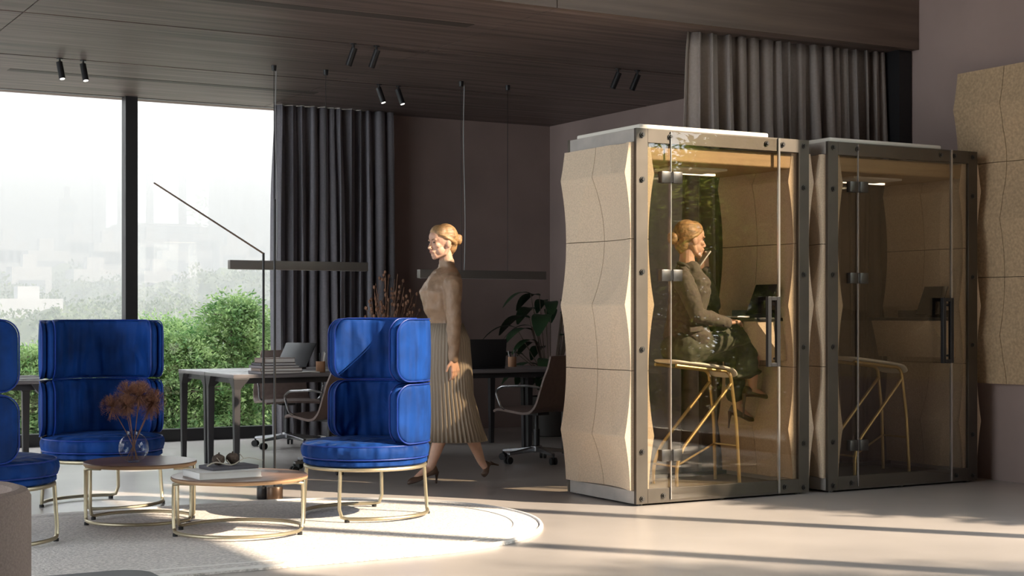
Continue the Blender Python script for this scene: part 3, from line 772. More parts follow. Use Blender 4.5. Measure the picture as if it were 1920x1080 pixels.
# ------------------------------------------------------------------ pendants
def pendant(label, x0, x1, cables, wires):
    Y = 11.43; r = thing('pendant_light', label, 'lamp', (0, 0, 0))
    z = 1.55 if x0 < 5 else 1.50
    bm = B(); bx(bm, (x0, Y - .03, z - .035), (x1, Y + .03, z + .035), bev=.002); sb = obj('light_bar', bm, MATS['pendant_bronze'], r)
    bm = B(); bx(bm, (x0 + .02, Y - .022, z - .0365), (x1 - .02, Y + .022, z - .0352)); obj('diffuser', bm, M_white, sb)
    for c in cables:
        bm = B(); cyl(bm, (c, Y, CZ - .001), (c, Y, CZ - .045), .022, .018, n=16); obj('canopy', bm, M_black, r)
        bm = B(); tube(bm, [(c, Y, CZ - .04), (c, Y, z + .03)], .0022, n=6); obj('cable', bm, M_black, r)
    for c in wires:
        bm = B(); pts = [Vector((c - .008 * math.sin(PI * 2.0 * k / 20), Y, CZ - .03 - (CZ - .03 - z - .03) * k / 20)) for k in range(21)]
        tube(bm, pts, .0045, n=6); obj('power_cord', bm, mk('grey_cord', (.35, .35, .36), .5), r)
mk('pendant_bronze', (.17, .155, .14), .45, metal=.3)
pendant('bronze linear pendant light hanging over the left desks beside the window', 3.96, 5.13, (4.33, 4.77), (4.35,))
pendant('dark linear pendant light hanging behind the walking woman', 5.60, 6.82, (6.0, 6.45), (6.03,))

# ceiling spots
def spot(x, y, lean, label, on):
    r = thing('ceiling_spotlight', label, 'spotlight', (x, y, CZ), 0, 'ceiling spotlights')
    bm = B(); cyl(bm, (0, 0, 0), (0, 0, -.055), .008, n=10); cyl(bm, (0, 0, .001), (0, 0, -.008), .024, n=16); obj('stem', bm, M_black, r)
    d = Vector(lean).normalized(); a = Vector((0, 0, -.05)); e = a + d * .115
    bm = B(); cyl(bm, a - d * .02, e, .024, n=20); hd = obj('lamp_head', bm, M_black, r)
    bm = B(); cyl(bm, e + d * .0002, e + d * .002, .018, n=16); obj('lens', bm, M_spotface if on else M_black, hd)
def ceil_at(px, py):
    k = (CZ - CH) * F / (590 - py); t = (px - 960) / F; c, s = math.cos(YAW), math.sin(YAW); return ((t * c + s) * k, (-t * s + c) * k)
for (px, Yt, ln, lb, on) in ((112, 11.925, (.12, -.25, -1), 'leftmost ceiling spotlight above the window side', 1), (156, 11.925, (.12, -.25, -1), 'second ceiling spotlight from the left', 1),
                             (663, 10.225, (-.25, .3, -1), 'left spotlight of the pair on the front ceiling track above centre', 0), (706, 10.225, (-.25, .3, -1), 'right spotlight of the pair on the front ceiling track above centre', 0),
                             (711, 11.925, (.25, -.25, -1), 'left spotlight of the pair near the dark curtain on the rear track', 1), (747, 11.925, (.25, -.25, -1), 'right spotlight of the pair near the dark curtain on the rear track', 1),
                             (1159, 10.225, (-.3, .3, -1), 'left spotlight of the pair above the left booth', 0), (1195, 10.225, (-.3, .3, -1), 'rightmost ceiling spotlight beside the grey curtain', 0)):
    t = (px - 960) / F; c, s = math.cos(YAW), math.sin(YAW); spot((t * c + s) / (-t * s + c) * Yt, Yt, ln, lb, on)

# ------------------------------------------------------------------ desks
DH = .715
def desk(x0, x1, y0, y1, label):
    r = thing('office_desk', label, 'desk', (x0, y0, 0)); W, D = x1 - x0, y1 - y0
    bm = B(); bx(bm, (0, 0, DH - .028), (W, D, DH), bev=.003); obj('desktop', bm, M_desk, r)
    bm = B(); bx(bm, (.08, .05, DH - .07), (W - .08, .08, DH - .03)); bx(bm, (.08, D - .08, DH - .07), (W - .08, D - .05, DH - .03)); bx(bm, (.05, .08, DH - .07), (.08, D - .08, DH - .03)); bx(bm, (W - .08, .08, DH - .07), (W - .05, D - .08, DH - .03)); obj('underframe', bm, M_deskleg, r)
    for sx, cx in ((1, 0.035), (-1, W - .035)):
        for sy, cy in ((1, .035), (-1, D - .035)):
            bm = B(); w0, w1 = .026, .019
            rings(bm, [[Vector((cx + a * w1, cy + b * w1, 0)) for a, b in ((-1, -1), (1, -1), (1, 1), (-1, 1))], [Vector((cx + a * w0, cy + b * w0, DH - .11)) for a, b in ((-1, -1), (1, -1), (1, 1), (-1, 1))],
                       [Vector((cx + a * .034 + (.06 * sx if a == sx else 0), cy + b * .034 + (.06 * sy if b == sy else 0), DH - .029)) for a, b in ((-1, -1), (1, -1), (1, 1), (-1, 1))]])
            obj('leg', bm, M_deskleg, r, smooth=False, bevel=.003)
    return r
DY0, DY1, DY2 = 10.84, 11.51, 12.18
desk(3.79, 5.26, DY0, DY1 - .005, 'dark desk nearest the window in the front desk row, stack of books at its end')
desk(3.79, 5.26, DY1 + .005, DY2, 'dark desk nearest the window in the rear desk row')
desk(5.28, 6.72, DY0, DY1 - .005, 'dark desk behind the walking woman in the front row')
desk(5.28, 6.72, DY1 + .005, DY2, 'dark desk behind the walking woman in the rear row')
desk(.95, 2.42, DY0 - .2, DY1 - .2, 'dark desk at the left edge behind the blue chairs')

# things on desks
zt = DH + .0005
for (x, y, w, d, h, z, rz, mt, lb) in (
    (4.16, 10.95, .34, .24, .020, 0, 4, M_greybook, 'bottom book of the stack at the window end of the desk'),
    (4.17, 10.95, .33, .235, .022, .0205, -3, M_brownbook, 'second book up of the stack at the window end of the desk'),
    (4.15, 10.95, .31, .23, .020, .043, 5, M_greybook, 'third book up of the stack at the window end of the desk'),
    (4.15, 10.96, .28, .21, .018, .0635, 0, M_darkbook, 'fourth book up of the stack at the window end of the desk'),
    (4.16, 10.96, .25, .19, .036, .082, 3, M_brownbook, 'thick topmost book of the stack at the window end of the desk')):
    book('desk_book', (x, y), (w, d, h), R(rz), mt, lb, zt + z)
book('desk_book', (2.24, 10.82), (.26, .18, .022), R(5), M_greybook, 'grey book lying on the desk at the left edge', zt)
def laptop(x, y, rz, label, w=.34, open_=100):
    r = thing('laptop', label, 'laptop', (x, y, zt), rz)
    bm = B(); bx(bm, (-w / 2, -.12, 0), (w / 2, .12, .014), bev=.003); obj('keyboard_base', bm, M_lapt, r)
    a = R(180 - open_); bm = B(); box(bm, (0, .12 + .115 * math.cos(a) * 0 + .115 * math.sin(R(open_ - 90)), .014 + .115 * math.cos(R(open_ - 90))), (w, .008, .23), Euler((-R(open_ - 90), 0, 0)), bev=.003); lid = obj('lid', bm, M_lapt, r)
    return r
laptop(4.86, 11.13, R(180), 'open black laptop seen from behind next to the pencil cup', .36, 97)
laptop(6.02, 11.15, R(180), 'open black laptop seen from behind by the walking woman', .36, 97)
laptop(4.55, 11.85, R(-65), 'open dark laptop with tilted lid behind the stack of books', .34, 122)
def pencil_cup(x, y, label, n):
    r = thing('pencil_cup', label, 'cup', (x, y, zt))
    bm = B(); lathe(bm, [(.034, 0), (.036, .004), (.036, .085), (.032, .085), (.031, .008), (.004, .007)], n=28); obj('cup', bm, M_woodcup, r)
    rd = random.Random(n)
    for k in range(n):
        a = rd.uniform(0, 6.28); p0 = Vector((.012 * math.cos(a), .012 * math.sin(a), .010)); p1 = Vector((.036 * math.cos(a + .2), .036 * math.sin(a + .2), rd.uniform(.13, .16)))
        bm = B(); cyl(bm, p0, p1, .0035, n=6); tag(obj('pencil', bm, (M_black, M_white, M_greybook)[k % 3]), ('black', 'white', 'grey')[k % 3] + ' pencil standing in the ' + label, 'pencil', 'pencils in the ' + label).location = (x, y, zt)
pencil_cup(4.54, 10.98, 'wooden pencil cup beside the laptop near the window', 5)
pencil_cup(6.45, 11.35, 'wooden pencil cup in front of the large leafy plant', 4)
bm = B(); bx(bm, (4.34, 10.90, zt), (4.50, 11.06, zt + .008)); tag(obj('paper_stack', bm, M_white), 'small stack of white papers between the books and pencil cup', 'paper')
bm = B(); bx(bm, (5.62, 10.93, zt), (5.84, 11.08, zt + .006)); tag(obj('paper_sheet', bm, M_white), 'white papers on the desk beside the walking woman', 'paper')

# ------------------------------------------------------------------ office chairs
def build_office(label, loc, rz):
    r = thing('office_chair', label, 'office chair', loc, rz)
    prof = [(.25, .405), (.20, .425), (.05, .415), (-.12, .400), (-.19, .415), (-.235, .47), (-.26, .56), (-.285, .70), (-.305, .84)]
    sm = fillet([(a, 0, b) for a, b in prof], .05, 3)
    bm = B(); secs = []
    n = len(sm)
    for i, p in enumerate(sm):
        d = (sm[min(i + 1, n - 1)] - sm[max(i - 1, 0)]).normalized(); nr = Vector((-d.z, 0, d.x)); t = i / (n - 1)
        w = .235 + .02 * math.sin(PI * min(1, t * 1.3)); w *= 1 if t < .75 else 1 - .32 * ((t - .75) / .25) ** 1.5
        sec = []
        for k in range(9):
            u = -1 + 2 * k / 8; sec.append(p + Vector((0, u * w, 0)) - nr * (.030 * (1 - u * u)) * (.4 if t < .4 else 1) + nr * .0)
        back = [q + nr * .018 for q in sec[::-1]]
        secs.append(sec + back)
    rings(bm, secs); obj('shell', bm, M_taupe, r, bevel=.004)
    for s in (-1, 1):
        bm = B(); tube(bm, fillet([(-.275, s * .235, .60), (-.20, s * .285, .615), (.09, s * .29, .60), (.17, s * .285, .56), (.12, s * .27, .43), (.10, s * .18, .395)], .035), .0095, n=8); obj('armrest', bm, M_chrome, r)
    bm = B(); cyl(bm, (0, 0, .20), (0, 0, .40), .017); cyl(bm, (0, 0, .09), (0, 0, .26), .026); box(bm, (0, 0, .385), (.16, .12, .03)); obj('column', bm, M_black, r)
    bm = B(); lathe(bm, [(.03, .075), (.045, .08), (.045, .125), (.03, .13)], n=20)
    for k in range(5):
        a = 2 * PI * k / 5 + .3; d = Vector((math.cos(a), math.sin(a), 0)); x = Vector((-d.y, d.x, 0))
        rings(bm, [[d * .03 + x * q * .022 + Vector((0, 0, .10 + z * .018)) for q, z in ((-1, -1), (1, -1), (1, 1), (-1, 1))], [d * .30 + x * q * .014 + Vector((0, 0, .078 + z * .010)) for q, z in ((-1, -1), (1, -1), (1, 1), (-1, 1))]])
    obj('star_base', bm, M_chrome, r, smooth=False, bevel=.003)
    for k in range(5):
        a = 2 * PI * k / 5 + .3; d = Vector((math.cos(a), math.sin(a), 0)); x = Vector((-d.y, d.x, 0)); c = d * .30 + Vector((0, 0, .028))
        bm = B(); cyl(bm, c - x * .024, c - x * .008, .028, n=16); cyl(bm, c + x * .008, c + x * .024, .028, n=16); cyl(bm, c + Vector((0, 0, .01)), c + Vector((0, 0, .045)), .009, n=8); obj('caster', bm, M_rubber, r)
    return r
oc = build_office('taupe shell office chair turned left beside the left booth', (6.13, 10.40, 0), R(104))
dup(oc, (4.42, 10.52, 0), R(100), 'taupe office chair tucked at the front desk behind the right blue chair')
dup(oc, (4.90, 12.62, 0), R(-98), 'taupe office chair on the far side of the desk behind the black lamp poles')
dup(oc, (6.10, 12.60, 0), R(-80), 'dark office chair on the far side of the desk behind the walking woman')

# ------------------------------------------------------------------ foliage
def leaves_mesh(name, P, Dn, size, mat, parent=None, aspect=.38):
    n = len(P); P = np.asarray(P, float); Dn = np.asarray(Dn, float)
    Dn = Dn / np.linalg.norm(Dn, axis=1)[:, None]
    rv = np.random.normal(size=(n, 3)); S = np.cross(Dn, rv); S /= np.linalg.norm(S, axis=1)[:, None]; Nn = np.cross(Dn, S)
    sz = (np.random.uniform(.6, 1.3, n) * size)[:, None]
    a = P; b = P + Dn * sz * .5 + S * sz * aspect * .5 + Nn * sz * .06; c = P + Dn * sz - Nn * sz * .08; d = P + Dn * sz * .5 - S * sz * aspect * .5 + Nn * sz * .06
    V = np.stack([a, b, c, d], 1).reshape(-1, 3); Fa = np.arange(n * 4).reshape(-1, 4)
    me = bpy.data.meshes.new(name); me.from_pydata(V.tolist(), [], Fa.tolist()); me.materials.append(mat)
    o = bpy.data.objects.new(name, me); COL.objects.link(o)
    if parent: o.parent = parent
    return o
def shrub(name, label, loc, h, rad, nb, nl, ls, seed, mat=None, trunk=.0, cat='shrub', crown0=.05, droop=.25, group=None):
    rd = np.random.RandomState(seed); r = thing(name, label, cat, loc, 0, group)
    P, Dn = [], []; bm = B()
    tube(bm, [(0, 0, -.3), (.02, .01, h * .4), (0, .02, h * .9)], [max(.02, .012 * h) * 1.3, max(.018, .010 * h), .01], n=8)
    for b in range(nb):
        f = rd.uniform(0, 1); hz = crown0 * h + (h * .93 - crown0 * h) * f
        a = rd.uniform(0, 2 * PI); rr = rad * (math.sin(PI * min(.98, max(.12, f * .86 + .12))) ** .6) * rd.uniform(.65, 1.08)
        d = Vector((math.cos(a), math.sin(a), 0)); s0 = Vector((0, 0, hz)); up = rd.uniform(.1, .55)
        e = s0 + d * rr + Vector((0, 0, up * rr)); m = s0 + d * rr * .5 + Vector((0, 0, up * rr * .9))
        if b < 40: tube(bm, [s0, m, e], [.012, .008, .003], n=4)
        for k in range(nl):
            t = rd.uniform(.15, 1) ** .7
            q = s0 * (1 - t) ** 2 + m * 2 * t * (1 - t) + e * t * t
            j = rd.normal(size=3) * rad * .075
            dd = d * 1.0 + Vector(rd.normal(size=3)) * .75 + Vector((0, 0, -droop + up))
            P.append((q.x + j[0], q.y + j[1], q.z + j[2])); Dn.append((dd.x, dd.y, dd.z))
    obj('branches', bm, M_bark, r)
    leaves_mesh('foliage', P, Dn, ls, mat or M_leafout, r)
    return r
SG = 'shrubs outside the window'
SHR = [((5.35, 15.35), 2.05, .72, 'tall light green shrub outside the window nearest the dark curtain'), ((4.72, 15.1), 1.62, .70, 'green shrub outside the window behind the desk legs'),
       ((4.10, 15.3), 1.45, .68, 'green shrub outside the window just right of the blue chair by the vase'), ((3.35, 15.2), 1.50, .66, 'green shrub outside the window seen between the two left blue chairs'),
       ((2.72, 15.1), 1.45, .62, 'green shrub outside the window beside the left edge'), ((5.95, 15.7), 1.75, .75, 'green shrub outside the window half hidden by the dark curtain'),
       ((4.95, 16.4), 1.75, .9, 'shrub further back outside, left of the tallest shrub'), ((3.9, 16.5), 1.45, .8, 'shrub further back outside behind the blue chair by the vase')]
for i, ((x, y), h, rad, lb) in enumerate(SHR):
    shrub('garden_shrub', lb, (x, y, -.55), h - .10, rad * .95, 420, 62, .050, 20 + i)
# trees outside the right glazing (they shade the right booth and mirror in its glass)
shrub('garden_tree', 'leafy tree outside casting dappled shade in front of the right booth', (11.0, 1.85, -.5), 5.8, .9, 220, 45, .15, 51, M_leaftree, cat='tree', crown0=.45)
bm = B(); bx(bm, (-60, WY + .35, -.62), (60, 24, -.5)); bx(bm, (WX + .4, -20, -.62), (60, WY + .3, -.12)); struct(obj('ground', bm, M_soil))

for i, (x, y, h, rad, lb) in enumerate(((11.5, 1.9, 4.6, 1.5, 'bushy tree outside the side glazing mirrored behind the tablet'), (12.0, -.4, 3.9, 1.5, 'bushy tree outside the side glazing mirrored beside the woman'),
        (12.2, -3.0, 4.2, 1.6, 'bushy tree outside the side glazing mirrored by the left booth post'), (14.5, 1.0, 4.4, 1.9, 'tree standing behind the bushy trees outside the side glazing'), (12.4, -5.6, 10.2, 2.0, 'tall tree outside the side glazing shading the front of the floor'))):
    shrub('garden_tree', lb, (x, y, -.5), h, rad, 300, 55, .13, 70 + i, M_leaftree, cat='tree', crown0=.04)
r = thing('neighbour_building', 'plain grey building across the garden mirrored in the booth glass', 'building', (27, -8, -.12), R(10))
bm = B(); bx(bm, (0, -16, 0), (8, 16, 9.5)); obj('wall', bm, mk('dark_render', (.07, .07, .075), .9), r, smooth=False)
for k in range(7):
    bm = B(); bx(bm, (-.05, -14 + k * 4.2, 2.6), (.05, -11.5 + k * 4.2, 5.2)); obj('window', bm, M_facwin, r, smooth=False)

# indoor plants
r = thing('potted_plant', 'large dark potted plant with broad leaves behind the right desks', 'plant', (7.55, 12.55, 0))
bm = B(); lathe(bm, [(.15, 0), (.17, .01), (.21, .38), (.19, .38), (.17, .33), (.005, .33)], n=32); obj('planter', bm, M_pot, r)
rd = random.Random(4)
bm = B(); bs = B()
for k in range(46):
    a = rd.uniform(0, 2 * PI); ln = rd.uniform(.28, .75); hz = rd.uniform(.5, 1.36); d = Vector((math.cos(a), math.sin(a), 0))
    b0 = d * .04 + Vector((0, 0, .33)); e = d * ln * .45 + Vector((0, 0, hz)); tube(bs, [b0, b0 + Vector((0, 0, .25)) + d * .02, e], [.007, .006, .004], n=5)
    L = rd.uniform(.30, .46); wd = L * .42; x = Vector((-d.y, d.x, 0)); g = []
    for i in range(9):
        t = i / 8; c = e + d * (L * t * .85) + Vector((0, 0, L * (.35 * t - .75 * t * t) + .0)); w = wd * .5 * math.sin(PI * min(1, t * .93 + .05)) ** .7
        g.append([bm.verts.new(c + x * w * q + Vector((0, 0, .12 * w * abs(q)))) for q in (-1, -.5, 0, .5, 1)])
    for i in range(8):
        for j in range(4): bm.faces.new((g[i][j], g[i][j + 1], g[i + 1][j + 1], g[i + 1][j]))
obj('foliage', bm, M_leafin, r, angle=80); obj('stems', bs, M_bark, r)
r = thing('branch_vase', 'tall vase of dried thistle branches beside the dark curtain', 'vase', (6.12, 13.18, 0))
bm = B(); lathe(bm, [(.09, 0), (.12, .02), (.14, .25), (.08, .50), (.06, .58), (.07, .62), (.06, .62), (.05, .56)], n=32, cap=False); obj('vase_body', bm, M_pot, r)
bm = B(); rd = random.Random(9)
for k in range(26):
    a = rd.uniform(0, 2 * PI); d = Vector((math.cos(a), math.sin(a), 0)); s = rd.uniform(.1, .3); e = d * s + Vector((0, 0, rd.uniform(1.05, 1.55)))
    tube(bm, [Vector((0, 0, .3)), d * s * .3 + Vector((0, 0, .8)), e], .003, n=4)
    for q in range(4):
        f = e + Vector((rd.uniform(-.08, .08), rd.uniform(-.08, .08), rd.uniform(-.2, .06))); tube(bm, [e - Vector((0, 0, .25)), f], .0018, n=4); ell(bm, f, (.014, .014, .018), n=6)
obj('dried_branches', bm, M_dry, r)

# ------------------------------------------------------------------ distant city in haze
def building(i, px, ytop, Y, wpx, kind):
    p = at(px, ytop, Y); w = wpx / F * Y * 1.02; h = p.z + 22; d = w * .7
    r = thing('apartment_building', CITY_L[i], 'building', (p.x, Y, -22), 0)
    bm = B(); bx(bm, (-w / 2, 0, 0), (w / 2, d, h)); bx(bm, (-w * .2, d * .2, h), (w * .15, d * .6, h + .008 * Y)); obj('wall', bm, M_facade, r, smooth=False)
    bm = B(); fl = int(h / 3.1); nx = max(4, int(w / 3.6))
    for a in range(fl):
        z = h - 1.2 - a * 3.1
        if kind == 0: bx(bm, (-w / 2 + .6, -.15, z - 1.5), (w / 2 - .6, .05, z))
        else:
            for c in range(nx):
                x = -w / 2 + (c + .5) * w / nx; bx(bm, (x - .9, -.12, z - 1.6), (x + .9, .05, z))
    obj('window_bands' if kind == 0 else 'window_grid', bm, M_facwin, r, smooth=False)
CT = [(20, 452, 210, 60, 1), (92, 470, 180, 74, 0), (150, 440, 240, 50, 1), (205, 455, 200, 56, 1), (60, 500, 140, 70, 0), (185, 505, 150, 90, 0), (285, 448, 220, 44, 1), (330, 470, 190, 52, 0), (385, 438, 250, 48, 1), (440, 462, 200, 60, 0), (300, 508, 150, 60, 1), (370, 515, 145, 70, 0), (128, 372, 330, 26, 1), (340, 410, 330, 40, 0), (470, 448, 230, 50, 1), (60, 560, 90, 110, 0)]
W_ = ['far left grid-windowed', 'broad banded', 'tall pale', 'grid-windowed', 'low banded', 'wide low banded', 'slim', 'banded mid-rise', 'tallest right-hand', 'banded', 'low grid-windowed', 'low wide banded', 'faint slender', 'faint broad', 'rightmost', 'nearest low white']
Q_ = ['at the left edge of the hazy skyline', 'left of the window mullion in the haze', 'tower just left of the middle of the left pane', 'block touching the window mullion in the haze', 'block low over the trees at the far left', 'block low over the trees left of the mullion', 'block just right of the window mullion', 'right of the mullion in the hazy skyline', 'tower in the right window pane', 'block left of the slanted lamp arm foot', 'block low over the trees right of the mullion', 'block low over the trees in the right pane', 'tower high in the haze of the left pane', 'tower high in the haze of the right pane', 'hazy block beside the dark curtain', 'building among the trees in the left pane']
CITY_L = [(a + ' ' + b) if 'block' in b or 'tower' in b or 'building' in b else a + ' block ' + b for a, b in zip(W_, Q_)]
for i, (px, yt, Y, w, k) in enumerate(CT): building(i, px, yt, Y, w, k)
rd = random.Random(12)
for i, (px, yt, Y) in enumerate([(-30, 545, 75), (60, 540, 110), (140, 530, 100), (200, 545, 80), (275, 552, 85), (350, 545, 70), (420, 540, 95), (480, 520, 60), (540, 530, 70), (10, 575, 60), (110, 585, 55), (260, 590, 48), (330, 585, 45), (400, 580, 50), (30, 610, 42), (470, 575, 46), (90, 560, 90), (170, 560, 85), (225, 572, 62), (300, 560, 95), (375, 560, 78), (440, 560, 84), (510, 560, 60), (20, 555, 88), (150, 600, 46), (200, 605, 44), (290, 610, 40), (360, 612, 38), (80, 605, 40)]):
    Y *= 1.7; p = at(px, yt, Y); rad = Y * .038 * rd.uniform(.8, 1.2)
    bm = B(); bmesh.ops.create_icosphere(bm, subdivisions=4, radius=1)
    for v_ in bm.verts:
        n_ = v_.co.normalized(); k = 1 + .28 * mnoise.noise(n_ * 2.3 + Vector((i, 0, 0))) + .16 * mnoise.noise(n_ * 7 + Vector((i, 3, 0))) + .07 * mnoise.noise(n_ * 19)
        v_.co = Vector((n_.x * rad * k * 1.3, n_.y * rad * k, n_.z * rad * k * .9))
    o = obj('distant_tree', bm, M_far, angle=180); o.location = (p.x, Y, p.z - rad * .8)
    nl_ = 5000; dv = np.random.normal(size=(nl_, 3)); dv[:, 1] = -abs(dv[:, 1]); dv /= np.linalg.norm(dv, axis=1)[:, None]
    kk = np.array([1 + .28 * mnoise.noise(Vector(v3) * 2.3 + Vector((i, 0, 0))) + .16 * mnoise.noise(Vector(v3) * 7 + Vector((i, 3, 0))) for v3 in dv]) * np.random.uniform(.88, 1.16, nl_)
    PP = dv * kk[:, None] * np.array([1.3, 1, .9]) * rad
    leaves_mesh('foliage', PP, dv + np.random.normal(size=(nl_, 3)) * .9, rad * .075, M_farleaf, o, aspect=.6)
    tag(o, 'hazy grey-green tree crown in the distance beyond the window', 'tree', 'distant hazy trees')
bm = B(); bx(bm, (-400, 25, -23), (500, 500, -22)); struct(obj('ground_far', bm, M_far))
m = bpy.data.materials.new('haze'); m.use_nodes = True; t = m.node_tree
for n in list(t.nodes): t.nodes.remove(n)
vs = t.nodes.new('ShaderNodeVolumeScatter'); vs.inputs['Density'].default_value = .0115 * .50; vs.inputs['Color'].default_value = (.90, .96, 1, 1); vs.inputs['Anisotropy'].default_value = .0
ou = t.nodes.new('ShaderNodeOutputMaterial'); va = t.nodes.new('ShaderNodeVolumeAbsorption'); va.inputs['Density'].default_value = .0115 * .67; va.inputs['Color'].default_value = (0, 0, 0, 1)
ad = t.nodes.new('ShaderNodeAddShader'); t.links.new(vs.outputs[0], ad.inputs[0]); t.links.new(va.outputs[0], ad.inputs[1]); t.links.new(ad.outputs[0], ou.inputs['Volume'])
bm = B(); bx(bm, (-300, 26, -21.9), (400, 480, 31)); hz = obj('morning_haze', bm, m, smooth=False); tag(hz, 'pale morning haze over the distant city', 'haze', kind='stuff')

# ------------------------------------------------------------------ people
def hand(bm, wrist, d, up, s=1.0, curl=.5, thumb_side=1, spread=.10):
    """hand from wrist along d; 'up' = back of hand; fingers curl away from up; length ~.17"""
    d = Vector(d).normalized(); up = Vector(up); up = (up - d * up.dot(d)).normalized(); sd = d.cross(up) * thumb_side
    w = Vector(wrist); palm_e = w + d * .085 * s
    for q in (-.028, -.01, .01, .028):
        limb(bm, [w + sd * q * .6 * s, palm_e + sd * q * s], [.013 * s, .0115 * s], n=8)
    lens = (.070, .078, .072, .056)
    for k, q in enumerate((.030, .010, -.010, -.029)):
        L = lens[k] * s; base = palm_e + sd * q * s; dd = (d + sd * q * 3 * spread).normalized(); pts = [base]; a = curl * .35
        for seg, fr in enumerate((.42, .32, .26)):
            dirv = dd * math.cos(a) - up * math.sin(a); pts.append(pts[-1] + dirv * L * fr); a += curl * (.75 if seg == 0 else .6)
        limb(bm, pts, [.0088 * s, .0082 * s, .0076 * s, .0066 * s], n=8)
    tb = w + d * .025 * s + sd * .028 * s
    limb(bm, [tb, tb + (d * .6 + sd * .75 - up * .2).normalized() * .034 * s, tb + (d * .6 + sd * .75 - up * .2).normalized() * .034 * s + (d * .9 + sd * .25 - up * .35).normalized() * .034 * s], [.0125 * s, .0098 * s, .0075 * s], n=8)
def head_parts(bmb, M):
    """adds head to body bmesh; M maps head-local (facing +x, z up) to world"""
    tmp = B(); 
    ell(tmp, (-.012, 0, .022), (.096, .073, .093), n=24); ell(tmp, (.028, 0, -.022), (.062, .054, .083), n=24); ell(tmp, (.055, 0, .038), (.040, .050, .045), n=20)
    for s in (-1, 1):
        limb(tmp, [(-.012, s * .054, -.040), (.012, s * .046, -.078), (.062, s * .014, -.100)], [.018, .016, .015], n=12)
        ell(tmp, (.062, s * .034, -.022), (.022, .020, .020)); ell(tmp, (-.008, s * .073, -.010), (.019, .009, .031), Euler((0, R(-12), 0)))
        ell(tmp, (.097, s * .010, -.042), (.010, .008, .007)); ell(tmp, (.079, s * .028, .017), (.010, .022, .008))
    ell(tmp, (.064, 0, -.084), (.027, .030, .026)); ell(tmp, (.030, .032, -.055), (.040, .024, .040)); ell(tmp, (.030, -.032, -.055), (.040, .024, .040)); ell(tmp, (.050, 0, -.060), (.040, .038, .045))
    ell(tmp, (.070, 0, -.102), (.018, .019, .016)); limb(tmp, [(.086, 0, .014), (.097, 0, -.014), (.110, 0, -.036)], [.0075, .0085, .0095], n=10)
    ell(tmp, (.084, 0, -.064), (.014, .026, .017)); ell(tmp, (.094, 0, -.059), (.009, .020, .0055)); ell(tmp, (.092, 0, -.070), (.009, .017, .006))
    bmesh.ops.transform(tmp, matrix=M, verts=tmp.verts[:]); me = bpy.data.meshes.new('t'); tmp.to_mesh(me); tmp.free(); bmb.from_mesh(me); bpy.data.meshes.remove(me)
def face_details(M, root, body):
    for s in (-1, 1):
        bm = B(); ell(bm, (.0845, s * .030, .000), (.0075, .011, .0055), n=12); bmesh.ops.transform(bm, matrix=M, verts=bm.verts[:]); obj('eye', bm, M_eye, root)
        bm = B(); limb(bm, [(.093, s * .014, .018), (.090, s * .030, .023), (.076, s * .046, .018)], [.0026, .003, .002], n=6); bmesh.ops.transform(bm, matrix=M, verts=bm.verts[:]); obj('eyebrow', bm, M_brow, root)
    bm = B(); limb(bm, [(.090, -.018, -.0635), (.1015, -.006, -.0600), (.1015, .006, -.0600), (.090, .018, -.0635)], [.0028, .0042, .0042, .0028], n=8); limb(bm, [(.089, -.016, -.066), (.0990, 0, -.069), (.089, .016, -.066)], [.0028, .005, .0028], n=8)
    bmesh.ops.transform(bm, matrix=M, verts=bm.verts[:]); obj('lips', bm, M_lip, root)
def hair_parts(M, root, bun):
    bm = B()
    ell(bm, (-.030, 0, .036), (.092, .080, .092), n=24); ell(bm, (.018, 0, .062), (.066, .066, .060), n=24); ell(bm, (-.058, 0, -.020), (.054, .060, .070), n=20)
    for s in (-1, 1): limb(bm, [(.045, s * .052, .055), (.010, s * .070, .032), (-.030, s * .074, .010), (-.07, s * .05, -.01)], [.014, .014, .016, .02], n=10)
    limb(bm, [(-.075, 0, -.040), (-.065, 0, -.085)], [(.028, .042), (.014, .024)], n=12)
    ell(bm, bun, (.034, .040, .040), n=18); ell(bm, (bun[0] - .006, .012, bun[2] + .018), (.026, .026, .02)); ell(bm, (bun[0] - .008, -.014, bun[2] - .014), (.026, .024, .02))
    limb(bm, [(-.10, 0, bun[2] * .6), bun], [.028, .024], n=10)
    bmesh.ops.transform(bm, matrix=M, verts=bm.verts[:]); h = obj('hair', bm, M_hair, root, voxel=.0035, sm=4)
    bm = B()
    tube(bm, [Vector((bun[0] + .026, .030 * math.cos(a), bun[2] + .030 * math.sin(a))) for a in [2 * PI * i / 20 for i in range(20)]], .005, n=6, closed=True); bmesh.ops.transform(bm, matrix=M, verts=bm.verts[:]); obj('hair_tie', bm, M_black, root)
def pump(root, heel, toe, up, name='shoe'):
    """court shoe: heel seat at 'heel', toe tip at 'toe' ; up roughly world up"""
    heel, toe = Vector(heel), Vector(toe); d = (toe - heel); L = d.length; d.normalize(); up = (Vector(up) - d * Vector(up).dot(d)).normalized(); s = d.cross(up)
    bm = B(); secs = []
    for (t, w, hgt, dz) in ((0, .020, .040, 0), (.03, .028, .052, 0), (.12, .030, .050, 0), (.30, .028, .026, .004), (.5, .033, .022, .0), (.68, .039, .026, -.002), (.82, .034, .030, -.002), (.93, .020, .022, 0), (1.0, .006, .010, 0)):
        c = heel + d * L * t + up * dz; sec = []
        for k in range(16):
            a = 2 * PI * k / 16; sec.append(c + s * math.cos(a) * w + up * ((math.sin(a) * 1.2 if math.sin(a) > 0 else math.sin(a) * .30) * hgt))
        secs.append(sec)
    rings(bm, secs); sh = obj(name, bm, M_shoe, root, sub=1)
    return sh, d, up, s, L
